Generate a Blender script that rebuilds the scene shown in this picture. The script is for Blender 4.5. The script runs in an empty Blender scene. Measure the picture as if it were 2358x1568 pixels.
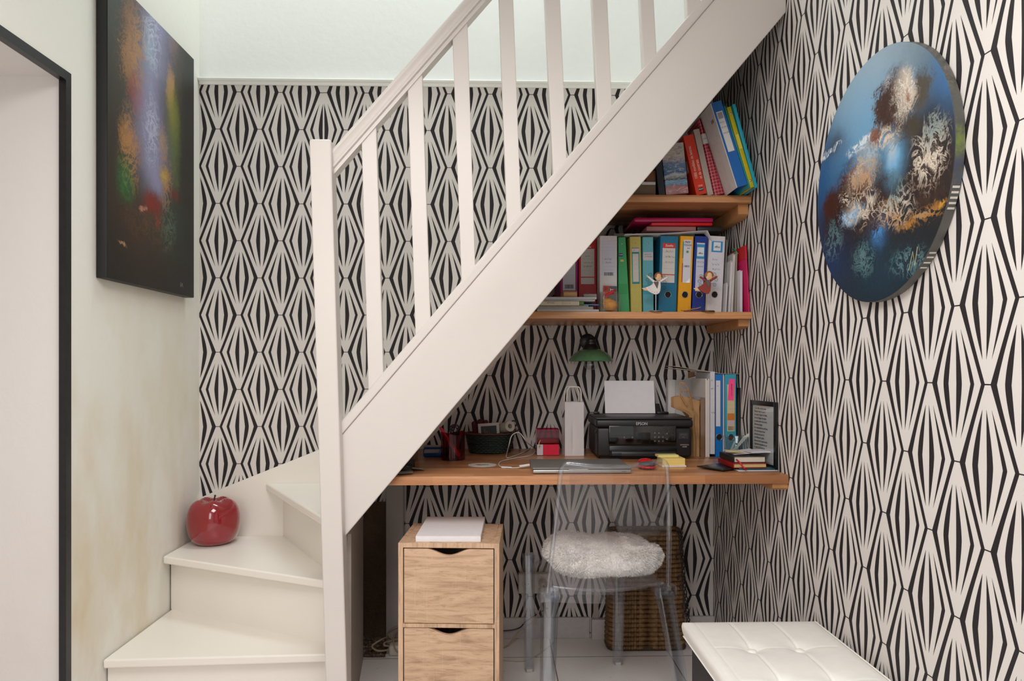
import bpy, bmesh, math, random
from mathutils import Vector, Matrix, noise
PI = math.pi
rnd = random.Random(7)
scn = bpy.context.scene
COL = scn.collection
# ------------------------------------------------------------------ camera
F = 1620.0; CX = 1179.0; CY = 847.0; H = 1.224; PSI = math.radians(1.41)
SP, CP = math.sin(PSI), math.cos(PSI)
cd = bpy.data.cameras.new('camera'); cam = bpy.data.objects.new('camera', cd); COL.objects.link(cam)
cam.location = (0, 0, H); cam.rotation_euler = (PI/2, 0, -PSI)
cd.sensor_fit = 'HORIZONTAL'; cd.sensor_width = 36.0; cd.lens = F/2358*36
cd.shift_y = (CY-784)/2358; cd.clip_start = .05
scn.camera = cam

def _d(px, py):
    a, b = (px-CX)/F, (CY-py)/F
    return Vector((a*CP+SP, CP-a*SP, b))
def PY(px, py, Y):
    d = _d(px, py); t = Y/d.y; return Vector((d.x*t, Y, H+d.z*t))
def PX(px, py, X):
    d = _d(px, py); t = X/d.x; return Vector((X, d.y*t, H+d.z*t))
def PZ(px, py, Z):
    d = _d(px, py); t = (Z-H)/d.z; return Vector((d.x*t, d.y*t, Z))

XR, XL, YB = 1.0, -1.325, 3.19
# ------------------------------------------------------------------ colours / materials
def lin(c):
    return tuple((v/12.92 if v <= .04045 else ((v+.055)/1.055)**2.4) for v in c)
def C(r, g, b): return lin((r/255, g/255, b/255))+(1,)
MATS = {}
class NB:
    """node builder"""
    def __init__(s, name):
        s.m = bpy.data.materials.new(name); s.m.use_nodes = True
        s.t = s.m.node_tree; s.n = s.t.nodes; s.n.clear()
        s.out = s.n.new('ShaderNodeOutputMaterial')
    def node(s, typ, **kw):
        nd = s.n.new(typ)
        for k, v in kw.items(): setattr(nd, k, v)
        return nd
    def link(s, a, b): s.t.links.new(a, b)
    def put(s, sock, v):
        if isinstance(v, bpy.types.NodeSocket): s.link(v, sock)
        else: sock.default_value = v
    def math(s, op, a, b=0.0, c=0.0, clamp=False):
        nd = s.node('ShaderNodeMath', operation=op, use_clamp=clamp)
        for i, v in enumerate((a, b, c)): s.put(nd.inputs[i], v)
        return nd.outputs[0]
    def mix(s, f, a, b, blend='MIX'):
        nd = s.node('ShaderNodeMix', data_type='RGBA', blend_type=blend, clamp_factor=True)
        s.put(nd.inputs[0], f); s.put(nd.inputs[6], a); s.put(nd.inputs[7], b)
        return nd.outputs[2]
    def ramp(s, f, stops, interp='LINEAR'):
        nd = s.node('ShaderNodeValToRGB'); cr = nd.color_ramp; cr.interpolation = interp
        while len(cr.elements) < len(stops): cr.elements.new(.5)
        for e, (p, c) in zip(cr.elements, stops): e.position = p; e.color = c
        s.put(nd.inputs[0], f); return nd.outputs[0]
    def coord(s, kind='Object'):
        return s.node('ShaderNodeTexCoord').outputs[kind]
    def mapping(s, v, scale=(1,1,1), loc=(0,0,0), rot=(0,0,0)):
        nd = s.node('ShaderNodeMapping'); s.put(nd.inputs[0], v)
        nd.inputs['Scale'].default_value = scale; nd.inputs['Location'].default_value = loc
        nd.inputs['Rotation'].default_value = rot
        return nd.outputs[0]
    def noise(s, v, scale=5, detail=3, rough=.5, dist=0.0, out='Fac'):
        nd = s.node('ShaderNodeTexNoise'); s.put(nd.inputs['Vector'], v)
        nd.inputs['Scale'].default_value = scale; nd.inputs['Detail'].default_value = detail
        nd.inputs['Roughness'].default_value = rough; nd.inputs['Distortion'].default_value = dist
        return nd.outputs[0 if out == 'Fac' else 1]
    def sep(s, v):
        nd = s.node('ShaderNodeSeparateXYZ'); s.put(nd.inputs[0], v); return nd.outputs
    def comb(s, x, y, z):
        nd = s.node('ShaderNodeCombineXYZ')
        for i, v in enumerate((x, y, z)): s.put(nd.inputs[i], v)
        return nd.outputs[0]
    def bump(s, h, strength=.2, dist=.01):
        nd = s.node('ShaderNodeBump'); nd.inputs['Strength'].default_value = strength
        nd.inputs['Distance'].default_value = dist; s.put(nd.inputs['Height'], h); return nd.outputs[0]
    def bsdf(s, color, rough=.5, metal=0., normal=None, coat=0., spec=.5, sheen=0.):
        p = s.node('ShaderNodeBsdfPrincipled')
        s.put(p.inputs['Base Color'], color); s.put(p.inputs['Roughness'], rough)
        s.put(p.inputs['Metallic'], metal)
        p.inputs['Coat Weight'].default_value = coat; p.inputs['Coat Roughness'].default_value = .05
        p.inputs['Specular IOR Level'].default_value = spec
        p.inputs['Sheen Weight'].default_value = sheen
        if normal is not None: s.link(normal, p.inputs['Normal'])
        s.link(p.outputs[0], s.out.inputs[0]); return p
def M(rgb, rough=.5, metal=0., coat=0., var=.06, spec=.5, scale=40, bump=0.):
    """plain painted / printed / plastic surface with a faint mottle"""
    key = (rgb, rough, metal, coat, var, spec, scale, bump)
    if key in MATS: return MATS[key]
    b = NB('surface_%03d' % len(MATS)); v = b.coord()
    c = C(*rgb)
    n = b.noise(v, scale, 3)
    dk = tuple(x*(1-var) for x in c[:3])+(1,); lt = tuple(min(1, x*(1+var)) for x in c[:3])+(1,)
    col = b.ramp(n, [(.3, dk), (.7, lt)])
    b.bsdf(col, rough, metal, b.bump(n, bump, .004) if bump else None, coat, spec)
    MATS[key] = b.m; return b.m
def once(fn):
    def g(*a):
        k = (fn.__name__,)+a
        if k not in MATS: MATS[k] = fn(*a)
        return MATS[k]
    return g

# ------------------------------------------------------------------ mesh builder
class MB:
    def __init__(s): s.v = []; s.f = []; s.mi = []; s.cur = 0
    def add(s, vs, fs, M_=None):
        b = len(s.v)
        for p in vs:
            p = Vector(p)
            if M_ is not None: p = M_ @ p
            s.v.append(p)
        for f in fs: s.f.append([i+b for i in f]); s.mi.append(s.cur)
        return s
    def hexa(s, p):  # 8 corners: bottom 4 ccw, top 4 ccw
        return s.add(p, [(3,2,1,0),(4,5,6,7),(0,1,5,4),(1,2,6,5),(2,3,7,6),(3,0,4,7)])
    def box(s, lo, hi, M_=None):
        x0,y0,z0 = lo; x1,y1,z1 = hi
        return s.add([(x0,y0,z0),(x1,y0,z0),(x1,y1,z0),(x0,y1,z0),(x0,y0,z1),(x1,y0,z1),(x1,y1,z1),(x0,y1,z1)],
                     [(3,2,1,0),(4,5,6,7),(0,1,5,4),(1,2,6,5),(2,3,7,6),(3,0,4,7)], M_)
    def rbox(s, lo, hi, r=.004, M_=None, seg=2):
        """box with rounded edges"""
        bm = bmesh.new(); lo, hi = Vector(lo), Vector(hi)
        bmesh.ops.create_cube(bm, size=1.0)
        c, d = (lo+hi)/2, hi-lo
        for v in bm.verts: v.co = Vector((v.co.x*d.x, v.co.y*d.y, v.co.z*d.z))+c
        r = min(r, min(d)*.49)
        bmesh.ops.bevel(bm, geom=list(bm.edges), offset=r, segments=seg, profile=.5, affect='EDGES')
        return s.bm(bm, M_)
    def bm(s, bm, M_=None):
        bm.verts.index_update()
        s.add([v.co.copy() for v in bm.verts], [[v.index for v in f.verts] for f in bm.faces], M_)
        bm.free(); return s
    def prism(s, pts, ext, M_=None):
        """polygon (3d points, ordered) extruded by vector ext"""
        n = len(pts); e = Vector(ext); P = [Vector(p) for p in pts]
        return s.add(P+[p+e for p in P], [list(range(n))[::-1], list(range(n, 2*n))]+
                     [(i, (i+1) % n, n+(i+1) % n, n+i) for i in range(n)], M_)
    def loft(s, rings, closed=True, caps=True, M_=None):
        n = len(rings[0]); vs = [p for r in rings for p in r]; fs = []
        m = n if closed else n-1
        for k in range(len(rings)-1):
            for i in range(m):
                j = (i+1) % n; fs.append((k*n+i, k*n+j, (k+1)*n+j, (k+1)*n+i))
        if caps and closed:
            fs.append(list(range(n))[::-1]); fs.append([(len(rings)-1)*n+i for i in range(n)])
        return s.add(vs, fs, M_)
    def lathe(s, prof, seg=32, M_=None, caps=True):
        rings = [[(r*math.cos(2*PI*i/seg), r*math.sin(2*PI*i/seg), z) for i in range(seg)] for r, z in prof]
        return s.loft(rings, True, caps, M_)
    def tube(s, path, r=.003, seg=8, closed=False, M_=None, flat=None):
        P = [Vector(p) for p in path]; n = len(P); rings = []; up = None
        for i in range(n):
            a = P[(i-1) % n] if (closed or i > 0) else P[i]
            b = P[(i+1) % n] if (closed or i < n-1) else P[i]
            t = (b-a).normalized() if (b-a).length > 1e-9 else Vector((0,0,1))
            if up is None: up = t.orthogonal().normalized()
            up = (up - t*up.dot(t)).normalized() if (up - t*up.dot(t)).length > 1e-6 else t.orthogonal().normalized()
            sd = t.cross(up); rr = r[i] if isinstance(r, (list, tuple)) else r
            rings.append([P[i]+up*(rr*math.cos(2*PI*k/seg))+sd*(rr*math.sin(2*PI*k/seg)) for k in range(seg)])
        if closed: rings.append(rings[0]); return s.loft(rings, True, False, M_)
        return s.loft(rings, True, True, M_)
    def disc(s, c, r, seg=24, ax=(0,-1,0), depth=.0008):
        """thin disc facing ax"""
        ax = Vector(ax).normalized(); q = Vector((0,0,1)).rotation_difference(ax)
        T = Matrix.Translation(Vector(c)) @ q.to_matrix().to_4x4()
        return s.lathe([(r, 0), (r, depth)], seg, T)
    def sphere(s, c, r, seg=16, rings=10, M_=None):
        if not hasattr(r, '__len__'): r = (r, r, r)
        R = []
        for k in range(rings+1):
            th = PI*k/rings
            rr = max(math.sin(th), 1e-4)
            R.append([(c[0]+r[0]*rr*math.cos(2*PI*i/seg), c[1]+r[1]*rr*math.sin(2*PI*i/seg), c[2]-r[2]*math.cos(th)) for i in range(seg)])
        return s.loft(R, True, True, M_)
    def grid(s, fn, nu, nv, M_=None):
        vs = [fn(i/nu, j/nv) for j in range(nv+1) for i in range(nu+1)]
        fs = [(j*(nu+1)+i, j*(nu+1)+i+1, (j+1)*(nu+1)+i+1, (j+1)*(nu+1)+i) for j in range(nv) for i in range(nu)]
        return s.add(vs, fs, M_)
    def sheet(s, fn, nu, nv, th=.0006, M_=None):
        """grid with thickness (offset along normals)"""
        g = [[Vector(fn(i/nu, j/nv)) for i in range(nu+1)] for j in range(nv+1)]
        N = [[None]*(nu+1) for _ in range(nv+1)]
        for j in range(nv+1):
            for i in range(nu+1):
                a = g[j][min(i+1, nu)]-g[j][max(i-1, 0)]; b = g[min(j+1, nv)][i]-g[max(j-1, 0)][i]
                N[j][i] = a.cross(b).normalized()
        A = [g[j][i]+N[j][i]*th/2 for j in range(nv+1) for i in range(nu+1)]
        B = [g[j][i]-N[j][i]*th/2 for j in range(nv+1) for i in range(nu+1)]
        w = nu+1; n = len(A); fs = []
        for j in range(nv):
            for i in range(nu):
                q = (j*w+i, j*w+i+1, (j+1)*w+i+1, (j+1)*w+i); fs.append(q); fs.append(tuple(n+k for k in q[::-1]))
        rim = [i for i in range(nu)]+[j*w+nu for j in range(nv)]+[nv*w+i for i in range(nu, 0, -1)]+[j*w for j in range(nv, 0, -1)]
        for k in range(len(rim)):
            a, b = rim[k], rim[(k+1) % len(rim)]; fs.append((b, a, n+a, n+b))
        return s.add(A+B, fs, M_)
    def build(s, name, mat, parent=None, loc=None, rotz=0., smooth=True, sharp=.7, rot=None):
        me = bpy.data.meshes.new(name)
        me.from_pydata([tuple(v) for v in s.v], [], s.f)
        mats = mat if isinstance(mat, (list, tuple)) else [mat]
        for m in mats: me.materials.append(m)
        if len(mats) > 1:
            for p, i in zip(me.polygons, s.mi): p.material_index = i
        bm = bmesh.new(); bm.from_mesh(me)
        bmesh.ops.recalc_face_normals(bm, faces=list(bm.faces)); bm.to_mesh(me); bm.free()
        if smooth:
            for p in me.polygons: p.use_smooth = True
            me.set_sharp_from_angle(angle=sharp)
        o = bpy.data.objects.new(name, me); COL.objects.link(o)
        if parent is not None: o.parent = parent
        if loc is not None: o.location = loc
        o.rotation_euler = rot if rot is not None else (0, 0, rotz)
        return o
def thing(name, label, cat, loc=(0,0,0), rotz=0., group=None, rot=None):
    o = bpy.data.objects.new(name, None); COL.objects.link(o); o.empty_display_size = .05
    o.location = loc; o.rotation_euler = rot if rot is not None else (0, 0, rotz)
    return tag(o, label, cat, group)
def tag(o, label, cat, group=None, kind='thing'):
    o['label'] = label; o['category'] = cat; o['kind'] = kind
    if group: o['group'] = group
    return o
def struct(o, label=None, cat=None):
    o['kind'] = 'structure'
    if label: o['label'] = label
    if cat: o['category'] = cat
    return o
def text(s, size, mat, parent, loc, rot=(PI/2, 0, 0), name='lettering', align='CENTER', ext=.0003, sx=1., shear=0., space=1.):
    c = bpy.data.curves.new(name, 'FONT'); c.body = s; c.size = size; c.extrude = ext; c.align_x = align
    c.align_y = 'CENTER'; c.resolution_u = 2; c.shear = shear; c.space_line = space
    o = bpy.data.objects.new(name, c); COL.objects.link(o); c.materials.append(mat)
    o.parent = parent; o.location = loc; o.rotation_euler = rot; o.scale = (sx, 1, 1); return o
def scrawl(w, h, seed, mat, parent, loc, name='handwriting', r=.00045, rot=(0,0,0)):
    """a line of loose handwriting in the x/z plane, w wide, h tall"""
    rg = random.Random(seed); b = MB(); x = -w/2
    while x < w/2-h*.5:
        L = rg.uniform(.8, 2.0)*h; n = 10; pts = []
        k = rg.choice((1, 1.5, 2))
        tall = rg.random() < .35
        for i in range(n+1):
            t = i/n
            pts.append((x+L*t+h*.15*math.sin(2*PI*k*t), 0, h*.5*math.sin(2*PI*k*t+seed)*(1.3 if tall and t < .4 else .6)))
        b.tube(pts, r, 4); x += L+h*.25
    return b.build(name, mat, parent, loc, rot=rot)
# ------------------------------------------------------------------ wallpaper
def wallpaper_mat(name, strips, axis, ph, pv, base=(219, 212, 207), ink=(38, 33, 36)):
    """strips: list of (test(b, X, Z) -> mask socket or None, x0, z0, flip).  Later strips override earlier ones."""
    b = NB(name); g = b.node('ShaderNodeNewGeometry').outputs['Position']
    s = b.sep(g); U, V = s[axis], s[2]
    if axis == 1: U = b.math('MULTIPLY', U, -1.0)
    x0 = z0 = fl = None
    for test, sx, sz, flip in strips:
        fv = -1.0 if flip else 1.0
        if test is None: x0, z0, fl = sx, sz, fv
        else:
            m = test(b, U, V)
            def pick(old, new):
                nd = b.node('ShaderNodeMix', data_type='FLOAT'); b.put(nd.inputs[0], m)
                b.put(nd.inputs[2], old); b.put(nd.inputs[3], new); return nd.outputs[0]
            x0, z0, fl = pick(x0, sx), pick(z0, sz), pick(fl, fv)
    # slight hand-made wobble of the print
    wob = b.math('MULTIPLY', b.math('SUBTRACT', b.noise(g, 9, 2), .5), .006)
    u = b.math('ADD', b.math('DIVIDE', b.math('MULTIPLY', b.math('SUBTRACT', U, x0), fl), ph), wob)
    v = b.math('SUBTRACT', b.math('DIVIDE', b.math('SUBTRACT', V, z0), pv), .5)
    def lattice(uo, vo):
        uu = b.math('SUBTRACT', u, uo) if uo else u
        vv = b.math('SUBTRACT', v, vo) if vo else v
        du = b.math('SUBTRACT', uu, b.math('ROUND', uu)); dv = b.math('SUBTRACT', vv, b.math('ROUND', vv))
        a = b.math('MULTIPLY', b.math('ABSOLUTE', dv), 2.0)
        an = b.math('DIVIDE', a, .70, clamp=True)
        def bound(c0, ct, p):
            q = b.math('POWER', an, p) if p != 1 else an
            return b.math('MULTIPLY_ADD', q, ct-c0, c0)
        acc = None
        for l0, lt, lp, r0, rt, rp in ((-.293, -.066, 1.12, -.230, -.064, 1.0), (-.088, .015, 1.45, .008, .0165, 1.0),
                                       (.146, .0735, 1.0, .238, .075, 1.5)):
            k = b.math('MULTIPLY', b.math('GREATER_THAN', du, bound(l0, lt, lp)), b.math('LESS_THAN', du, bound(r0, rt, rp)))
            acc = k if acc is None else b.math('MAXIMUM', acc, k)
        acc = b.math('MULTIPLY', acc, b.math('LESS_THAN', a, .695))
        # right-hand edge strip of the cell
        xr = b.math('MULTIPLY_ADD', a, -.355, .4315)
        ia = b.math('SUBTRACT', 1.0, a)
        th = b.math('MULTIPLY_ADD', b.math('POWER', ia, 3.0), .036, .040)
        k = b.math('MULTIPLY', b.math('LESS_THAN', du, xr), b.math('GREATER_THAN', du, b.math('SUBTRACT', xr, th)))
        acc = b.math('MAXIMUM', acc, k)
        # left-hand edge strip, thinner
        xl = b.math('MULTIPLY_ADD', a, .355, -.424)
        k = b.math('MULTIPLY', b.math('GREATER_THAN', du, xl), b.math('LESS_THAN', du, b.math('ADD', xl, .022)))
        acc = b.math('MAXIMUM', acc, k)
        # short bar between two cells
        k = b.math('MULTIPLY', b.math('GREATER_THAN', a, .9915), b.math('LESS_THAN', b.math('ABSOLUTE', du), .075))
        return b.math('MAXIMUM', acc, k)
    dark = b.math('MAXIMUM', lattice(0, 0), lattice(.5, .5))
    fine = b.noise(g, 420, 2)
    paper = b.mix(b.noise(g, 2.2, 3), C(*[max(0, x-7) for x in base]), C(*[min(255, x+5) for x in base]))
    col = b.mix(dark, paper, b.mix(fine, C(*[max(0, x-8) for x in ink]), C(*[x+10 for x in ink])))
    b.bsdf(col, .62, 0, b.bump(fine, .12, .002), spec=.25)
    return b.m

def t_seam(b, U, V): return b.math('GREATER_THAN', U, -.769)
def t_under(b, U, V): return b.math('LESS_THAN', V, b.math('MULTIPLY_ADD', U, 1.17, 1.54))
WP_BACK = wallpaper_mat('wallpaper_back', [(None, -1.242, 2.2964, False), (t_seam, -.2066, 2.4642, True), (t_under, .3482, 1.1885, True)],
                        0, .1862, .334)
WP_RIGHT = wallpaper_mat('wallpaper_right', [(None, -2.447, 1.0214, True)], 1, .1896, .337)

@once
def plaster(rgb, stain, amount):
    b = NB('plaster_%d_%d' % (rgb[0], stain[2])); g = b.node('ShaderNodeNewGeometry').outputs['Position']
    n1 = b.noise(b.mapping(g, (1.0, 1.6, .8)), 2.6, 5, .55); n2 = b.noise(g, 38, 4)
    f = b.ramp(n1, [(.44, (0,0,0,1)), (.72, (1,1,1,1))])
    z = b.sep(g)[2]
    low = b.math('MULTIPLY_ADD', z, -.55, 1.15, clamp=True)      # stains sit low on the wall
    fac = b.math('MULTIPLY', b.math('MULTIPLY', f, amount), low)
    col = b.mix(fac, C(*rgb), C(*stain))
    col = b.mix(b.math('MULTIPLY', n2, .08), col, C(205, 198, 188))
    b.bsdf(col, .75, 0, b.bump(b.math('ADD', n2, b.math('MULTIPLY', n1, 2.0)), .10, .01), spec=.2)
    return b.m
@once
def paint(rgb, rough):
    b = NB('gloss_paint_%d_%d' % (rgb[2], int(rough*100))); v = b.node('ShaderNodeNewGeometry').outputs['Position']
    n = b.noise(b.mapping(v, (6, 6, 60), rot=(0, .86, 0)), 6, 4); n2 = b.noise(v, 3, 3)
    col = b.mix(n2, C(*[x-5 for x in rgb]), C(*[min(255, x+3) for x in rgb]))
    b.bsdf(col, rough, 0, b.bump(n, .05, .004), spec=.45)
    return b.m
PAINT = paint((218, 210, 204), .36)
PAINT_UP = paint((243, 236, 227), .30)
WHITEWALL = plaster((248, 249, 246), (240, 238, 230), .5)
STAINED = plaster((238, 235, 226), (219, 199, 163), .85)
JAMB = plaster((229, 224, 221), (222, 211, 203), .5)

# ------------------------------------------------------------------ room shell
ZC = 4.3
w = MB(); w.box((XL-.1, YB, 0), (XR+.1, YB+.12, 2.512)).build('wall_back', WP_BACK); bw = bpy.data.objects['wall_back']
struct(bw, 'back wall under and behind the stairs in black and white patterned wallpaper', 'wall')
w = MB(); w.box((XL-.1, YB+.001, 2.512), (XR+.1, YB+.12, ZC))
struct(w.build('wall_back_upper', WHITEWALL), 'plain white back wall above the wallpaper and dado rail', 'wall')
w = MB(); w.box((XR, -2.6, 0), (XR+.12, YB+.12, ZC))
struct(w.build('wall_right', WP_RIGHT), 'right wall in black and white lens patterned wallpaper', 'wall')
# left wall with its doorway
DY, DZ = 2.226, 2.138
w = MB()
w.box((XL-.12, DY, 0), (XL, YB+.12, ZC)); w.box((XL-.12, -2.6, DZ), (XL, DY, ZC))
w.box((XL-.12, -2.6, 0), (XL, -.4, DZ))
struct(w.build('wall_left', STAINED), 'left wall of off-white plaster with yellow stains', 'wall')
w = MB(); w.box((XL-1.0, DY-.004, 0), (XL-.12, DY+.14, DZ+.1)); w.box((XL-1.0, -.4, DZ-.008), (XL-.005, DY+.002, DZ+.1))
w.box((XL-1.12, -.5, 0), (XL-1.0, DY+.14, DZ+.1)); w.box((XL-.12, DY-.004, 0), (XL-.004, DY+.001, DZ))
w.box((XL-1.0, -.5, 0), (XL-.12, -.4, DZ+.1))
struct(w.build('wall_doorway', JAMB), 'pinkish white plaster reveal of the doorway', 'wall')
# black steel frame round the doorway
BLK = M((22, 22, 23), .35, var=.3)
w = MB()
w.box((XL-.018, DY-.024, 0), (XL+.004, DY-.0045, DZ-.008)); w.box((XL+.0005, DY-.0045, 0), (XL+.004, DY+.003, DZ-.008))
w.box((XL-.018, -.4, DZ-.026), (XL+.004, DY-.024, DZ-.008)); w.box((XL+.0005, -.4, DZ-.008), (XL+.004, DY+.003, DZ+.003))
struct(w.build('trim_1', BLK), 'black steel edging round the doorway on the left wall', 'door frame')
# floor of white tiles
b = NB('floor_tiles'); g = b.node('ShaderNodeNewGeometry').outputs['Position']; s = b.sep(g)
def gl(c, off, size):
    f = b.math('FRACT', b.math('DIVIDE', b.math('SUBTRACT', c, off), size)); f = b.math('ABSOLUTE', b.math('SUBTRACT', f, .5))
    return b.math('GREATER_THAN', f, .4955)
gr = b.math('MAXIMUM', gl(s[0], .2475, .5), gl(s[1], 2.973, .5))
n = b.noise(g, 5, 5)
col = b.mix(gr, b.mix(n, C(234, 228, 225), C(245, 240, 237)), C(128, 108, 92))
speck = b.math('GREATER_THAN', b.noise(g, 60, 2), .72)
col = b.mix(b.math('MULTIPLY', speck, .35), col, C(150, 138, 128))
b.bsdf(col, b.mix(gr, (.28,)*3+(1,), (.8,)*3+(1,)), 0, b.bump(b.math('SUBTRACT', 1.0, gr), .3, .002), spec=.4)
FLOOR = b.m
w = MB(); w.box((XL-1.1, -2.6, -.1), (XR+.1, YB+.1, 0))
struct(w.build('floor', FLOOR), 'floor of large white tiles with thin grey joints', 'floor')
# baseboard on the back wall
w = MB(); w.rbox((-.28, YB-.014, 0), (.43, YB-.0005, .094), .003)
w.rbox((.62, YB-.014, 0), (XR-.001, YB-.0005, .094), .003)
struct(w.build('baseboard_back', M((206, 200, 197), .5)), 'white baseboard along the back wall', 'baseboard')
# dado rail
w = MB(); prof = [(0, 2.494), (.006, 2.494), (.010, 2.499), (.010, 2.506), (.018, 2.510), (.021, 2.517), (.018, 2.521), (0, 2.524)]
w.prism([(XL+.002, YB-y, z) for y, z in prof], (XR-XL-.004, 0, 0))
struct(w.build('trim_2', paint((240, 240, 234), .35)), 'white dado rail between the wallpaper and the white wall', 'dado rail')
# ceiling high above the stair hall
w = MB(); w.box((XL-.1, -2.6, ZC), (XR+.1, .2, ZC+.1))
struct(w.build('ceiling', WHITEWALL))

# ------------------------------------------------------------------ staircase
ST = thing('staircase', 'white painted wooden staircase with winder steps and balustrade rising to the right', 'staircase', (0, 0, 0))
def ys(X): return 2.3265+.0436*X+.0075     # front face of the string at X
def SPt(px, py, off=0.):
    """point on the stair plane (front of the string + off) at a pixel"""
    d = _d(px, py); t = (2.334+off)/(d.y-.0436*d.x); return Vector((d.x*t, d.y*t, H+d.z*t))
SD = Vector((-.0436, 1, 0)).normalized()      # into the depth, square to the string
# front string
tl, tr = SPt(778, 979), SPt(1836, -257); bl, br = SPt(789, 1242), SPt(1836, -3)
m1l, m1r = SPt(778, 1011), SPt(1836, -225)
w = MB(); w.prism([bl+SD*.006, br+SD*.006, m1r+SD*.006, m1l+SD*.006], SD*.029)
w.prism([m1l, m1r, tr, tl], SD*.042)
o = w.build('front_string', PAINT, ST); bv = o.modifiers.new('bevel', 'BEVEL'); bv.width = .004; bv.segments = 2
# clip the string at the right wall
def clip(o, co, no):
    bm = bmesh.new(); bm.from_mesh(o.data)
    r = bmesh.ops.bisect_plane(bm, geom=list(bm.verts)+list(bm.edges)+list(bm.faces), plane_co=co, plane_no=no, clear_outer=True)
    ed = [e for e in r['geom_cut'] if isinstance(e, bmesh.types.BMEdge)]
    bmesh.ops.holes_fill(bm, edges=ed); bmesh.ops.recalc_face_normals(bm, faces=list(bm.faces))
    bm.to_mesh(o.data); bm.free()
clip(o, (XR-.002, 0, 0), (1, 0, 0))
# newel post, leaning slightly like the real one
nt, nb = SPt(712, 322, -.036), SPt(747.5, 1510, -.036)
ln = (nb-nt)/(nt.z-nb.z)
floorp = nt+ln*nt.z
w = MB(); sx = .0685
def sq(p, s, e=0): return [p+Vector((0+e, 0+e, 0)), p+Vector((s-e, e, 0)), p+Vector((s-e, s-e, 0)), p+Vector((e, s-e, 0))]
top = nt
w.loft([sq(floorp, sx), sq(top, sx), sq(top+Vector((0, 0, .004)), sx, .006), sq(top+Vector((0, 0, .007)), sx, .02)])
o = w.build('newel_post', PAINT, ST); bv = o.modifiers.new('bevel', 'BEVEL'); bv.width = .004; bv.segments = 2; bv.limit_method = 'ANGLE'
# handrail
p0, p1 = SPt(757, 357.9), SPt(1300, -261.2)
dr = (p1-p0); up = Vector((0, 0, 1))
prof = [(-.012, 0), (-.017, -.010), (-.017, -.018), (-.011, -.030), (-.009, -.044), (-.015, -.056), (-.015, -.062), (-.004, -.066), (-.004, -.082),
        (.044, -.082), (.044, -.066), (.055, -.062), (.055, -.056), (.049, -.044), (.051, -.03), (.057, -.018), (.057, -.010), (.050, 0)]
w = MB(); w.prism([p0+SD*y+up*z for y, z in prof], dr)
w.build('handrail', PAINT, ST)
# balusters: (left, right) pixels at a row, then at another
BAL = [((832, 867), 315, (847, 883), 850), ((940, 975), 250, (957, 993), 774), ((1048, 1083), 250, (1063, 1096), 646),
       ((1149, 1182), 0, (1168, 1202), 524), ((1255, 1290), 0, (1274, 1307), 397), ((1364, 1399), 0, (1377, 1411), 271),
       ((1475, 1506), 0, (1482, 1514), 149), ((1582, 1614), 0, (1585, 1617), 60)]
for (a0, a1), ya, (b0, b1), yb in BAL:
    def at(t, k):
        l, r = a0+(b0-a0)*t, a1+(b1-a1)*t
        return (l, r)[k]
    A = [SPt(a0, ya, .003), SPt(a1, ya, .003)]; B = [SPt(b0, yb, .003), SPt(b1, yb, .003)]
    dv = [(A[k]-B[k])/(A[k].z-B[k].z) for k in (0, 1)]
    # rail underside and string top heights at this x
    slope = dr.z/dr.x
    pts = []
    for zsel in ('bot', 'top'):
        q = []
        for k in (0, 1):
            # line B + dv*s ; want z on slanted line
            ref = (tl, (tr-tl)) if zsel == 'bot' else (p0+Vector((0, 0, -.060)), dr)
            base, vec = ref; sl = vec.z/vec.x
            s_ = (base.z+sl*(B[k].x-base.x)-B[k].z)/(1-sl*dv[k].x)
            q.append(B[k]+dv[k]*s_)
        pts.append(q)
    w = MB(); (bl_, br_), (tl_, tr_) = pts; dn = Vector((0, 0, -.012)); dpt = SD*.033
    w.hexa([bl_+dn, br_+dn, br_+dn+dpt, bl_+dn+dpt, tl_, tr_, tr_+dpt, tl_+dpt])
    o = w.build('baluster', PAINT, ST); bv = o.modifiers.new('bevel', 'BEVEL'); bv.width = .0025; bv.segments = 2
# winder treads and risers
RZ = [.24, .474, .708, .944]
NW = Vector((-.50, 2.37, 0))
def plank(poly, ztop, th, name, mat, bev=.006):
    w = MB(); w.prism([(x, y, ztop-th) for x, y in poly], (0, 0, th))
    o = w.build(name, mat, ST); bv = o.modifiers.new('bevel', 'BEVEL'); bv.width = bev; bv.segments = 3; bv.limit_method = 'ANGLE'
    return o
def riser(a, b_, z0, z1, name='riser'):
    a, b_ = Vector((a[0], a[1], 0)), Vector((b_[0], b_[1], 0)); d = (b_-a).normalized(); n = Vector((-d.y, d.x, 0))*.018
    w = MB(); w.hexa([p+Vector((0, 0, z)) for z in (z0, z1) for p in (a, b_, b_+n, a+n)])
    o = w.build(name, PAINT_UP, ST); return o
G = .006
def p2(px, py, z): q = PZ(px, py, z); return (q.x, q.y)
XT = XL+G; YT = YB-.022
A0 = p2(214, 1520, RZ[0]); A1 = p2(747, 1506, RZ[0])
B0 = p2(366, 1281, RZ[1]); B1 = p2(740, 1336, RZ[1])
C0 = p2(622, 1108, RZ[2]); C1 = p2(735, 1186, RZ[2])
rB0 = p2(372, 1403, RZ[0]); rB1 = p2(745, 1480, RZ[0])
rC0 = p2(637, 1222, RZ[1]); rC1 = p2(741, 1302, RZ[1])
ext = lambda a, c, k: (a[0]+(c[0]-a[0])*k, a[1]+(c[1]-a[1])*k)
A1e = (-.545, A1[1]+.002); B1e = ext(B0, B1, 1.10); C1e = ext(C0, C1, 1.06); rB1e = ext(rB0, rB1, 1.08); rC1e = ext(rC0, rC1, 1.12)
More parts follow.
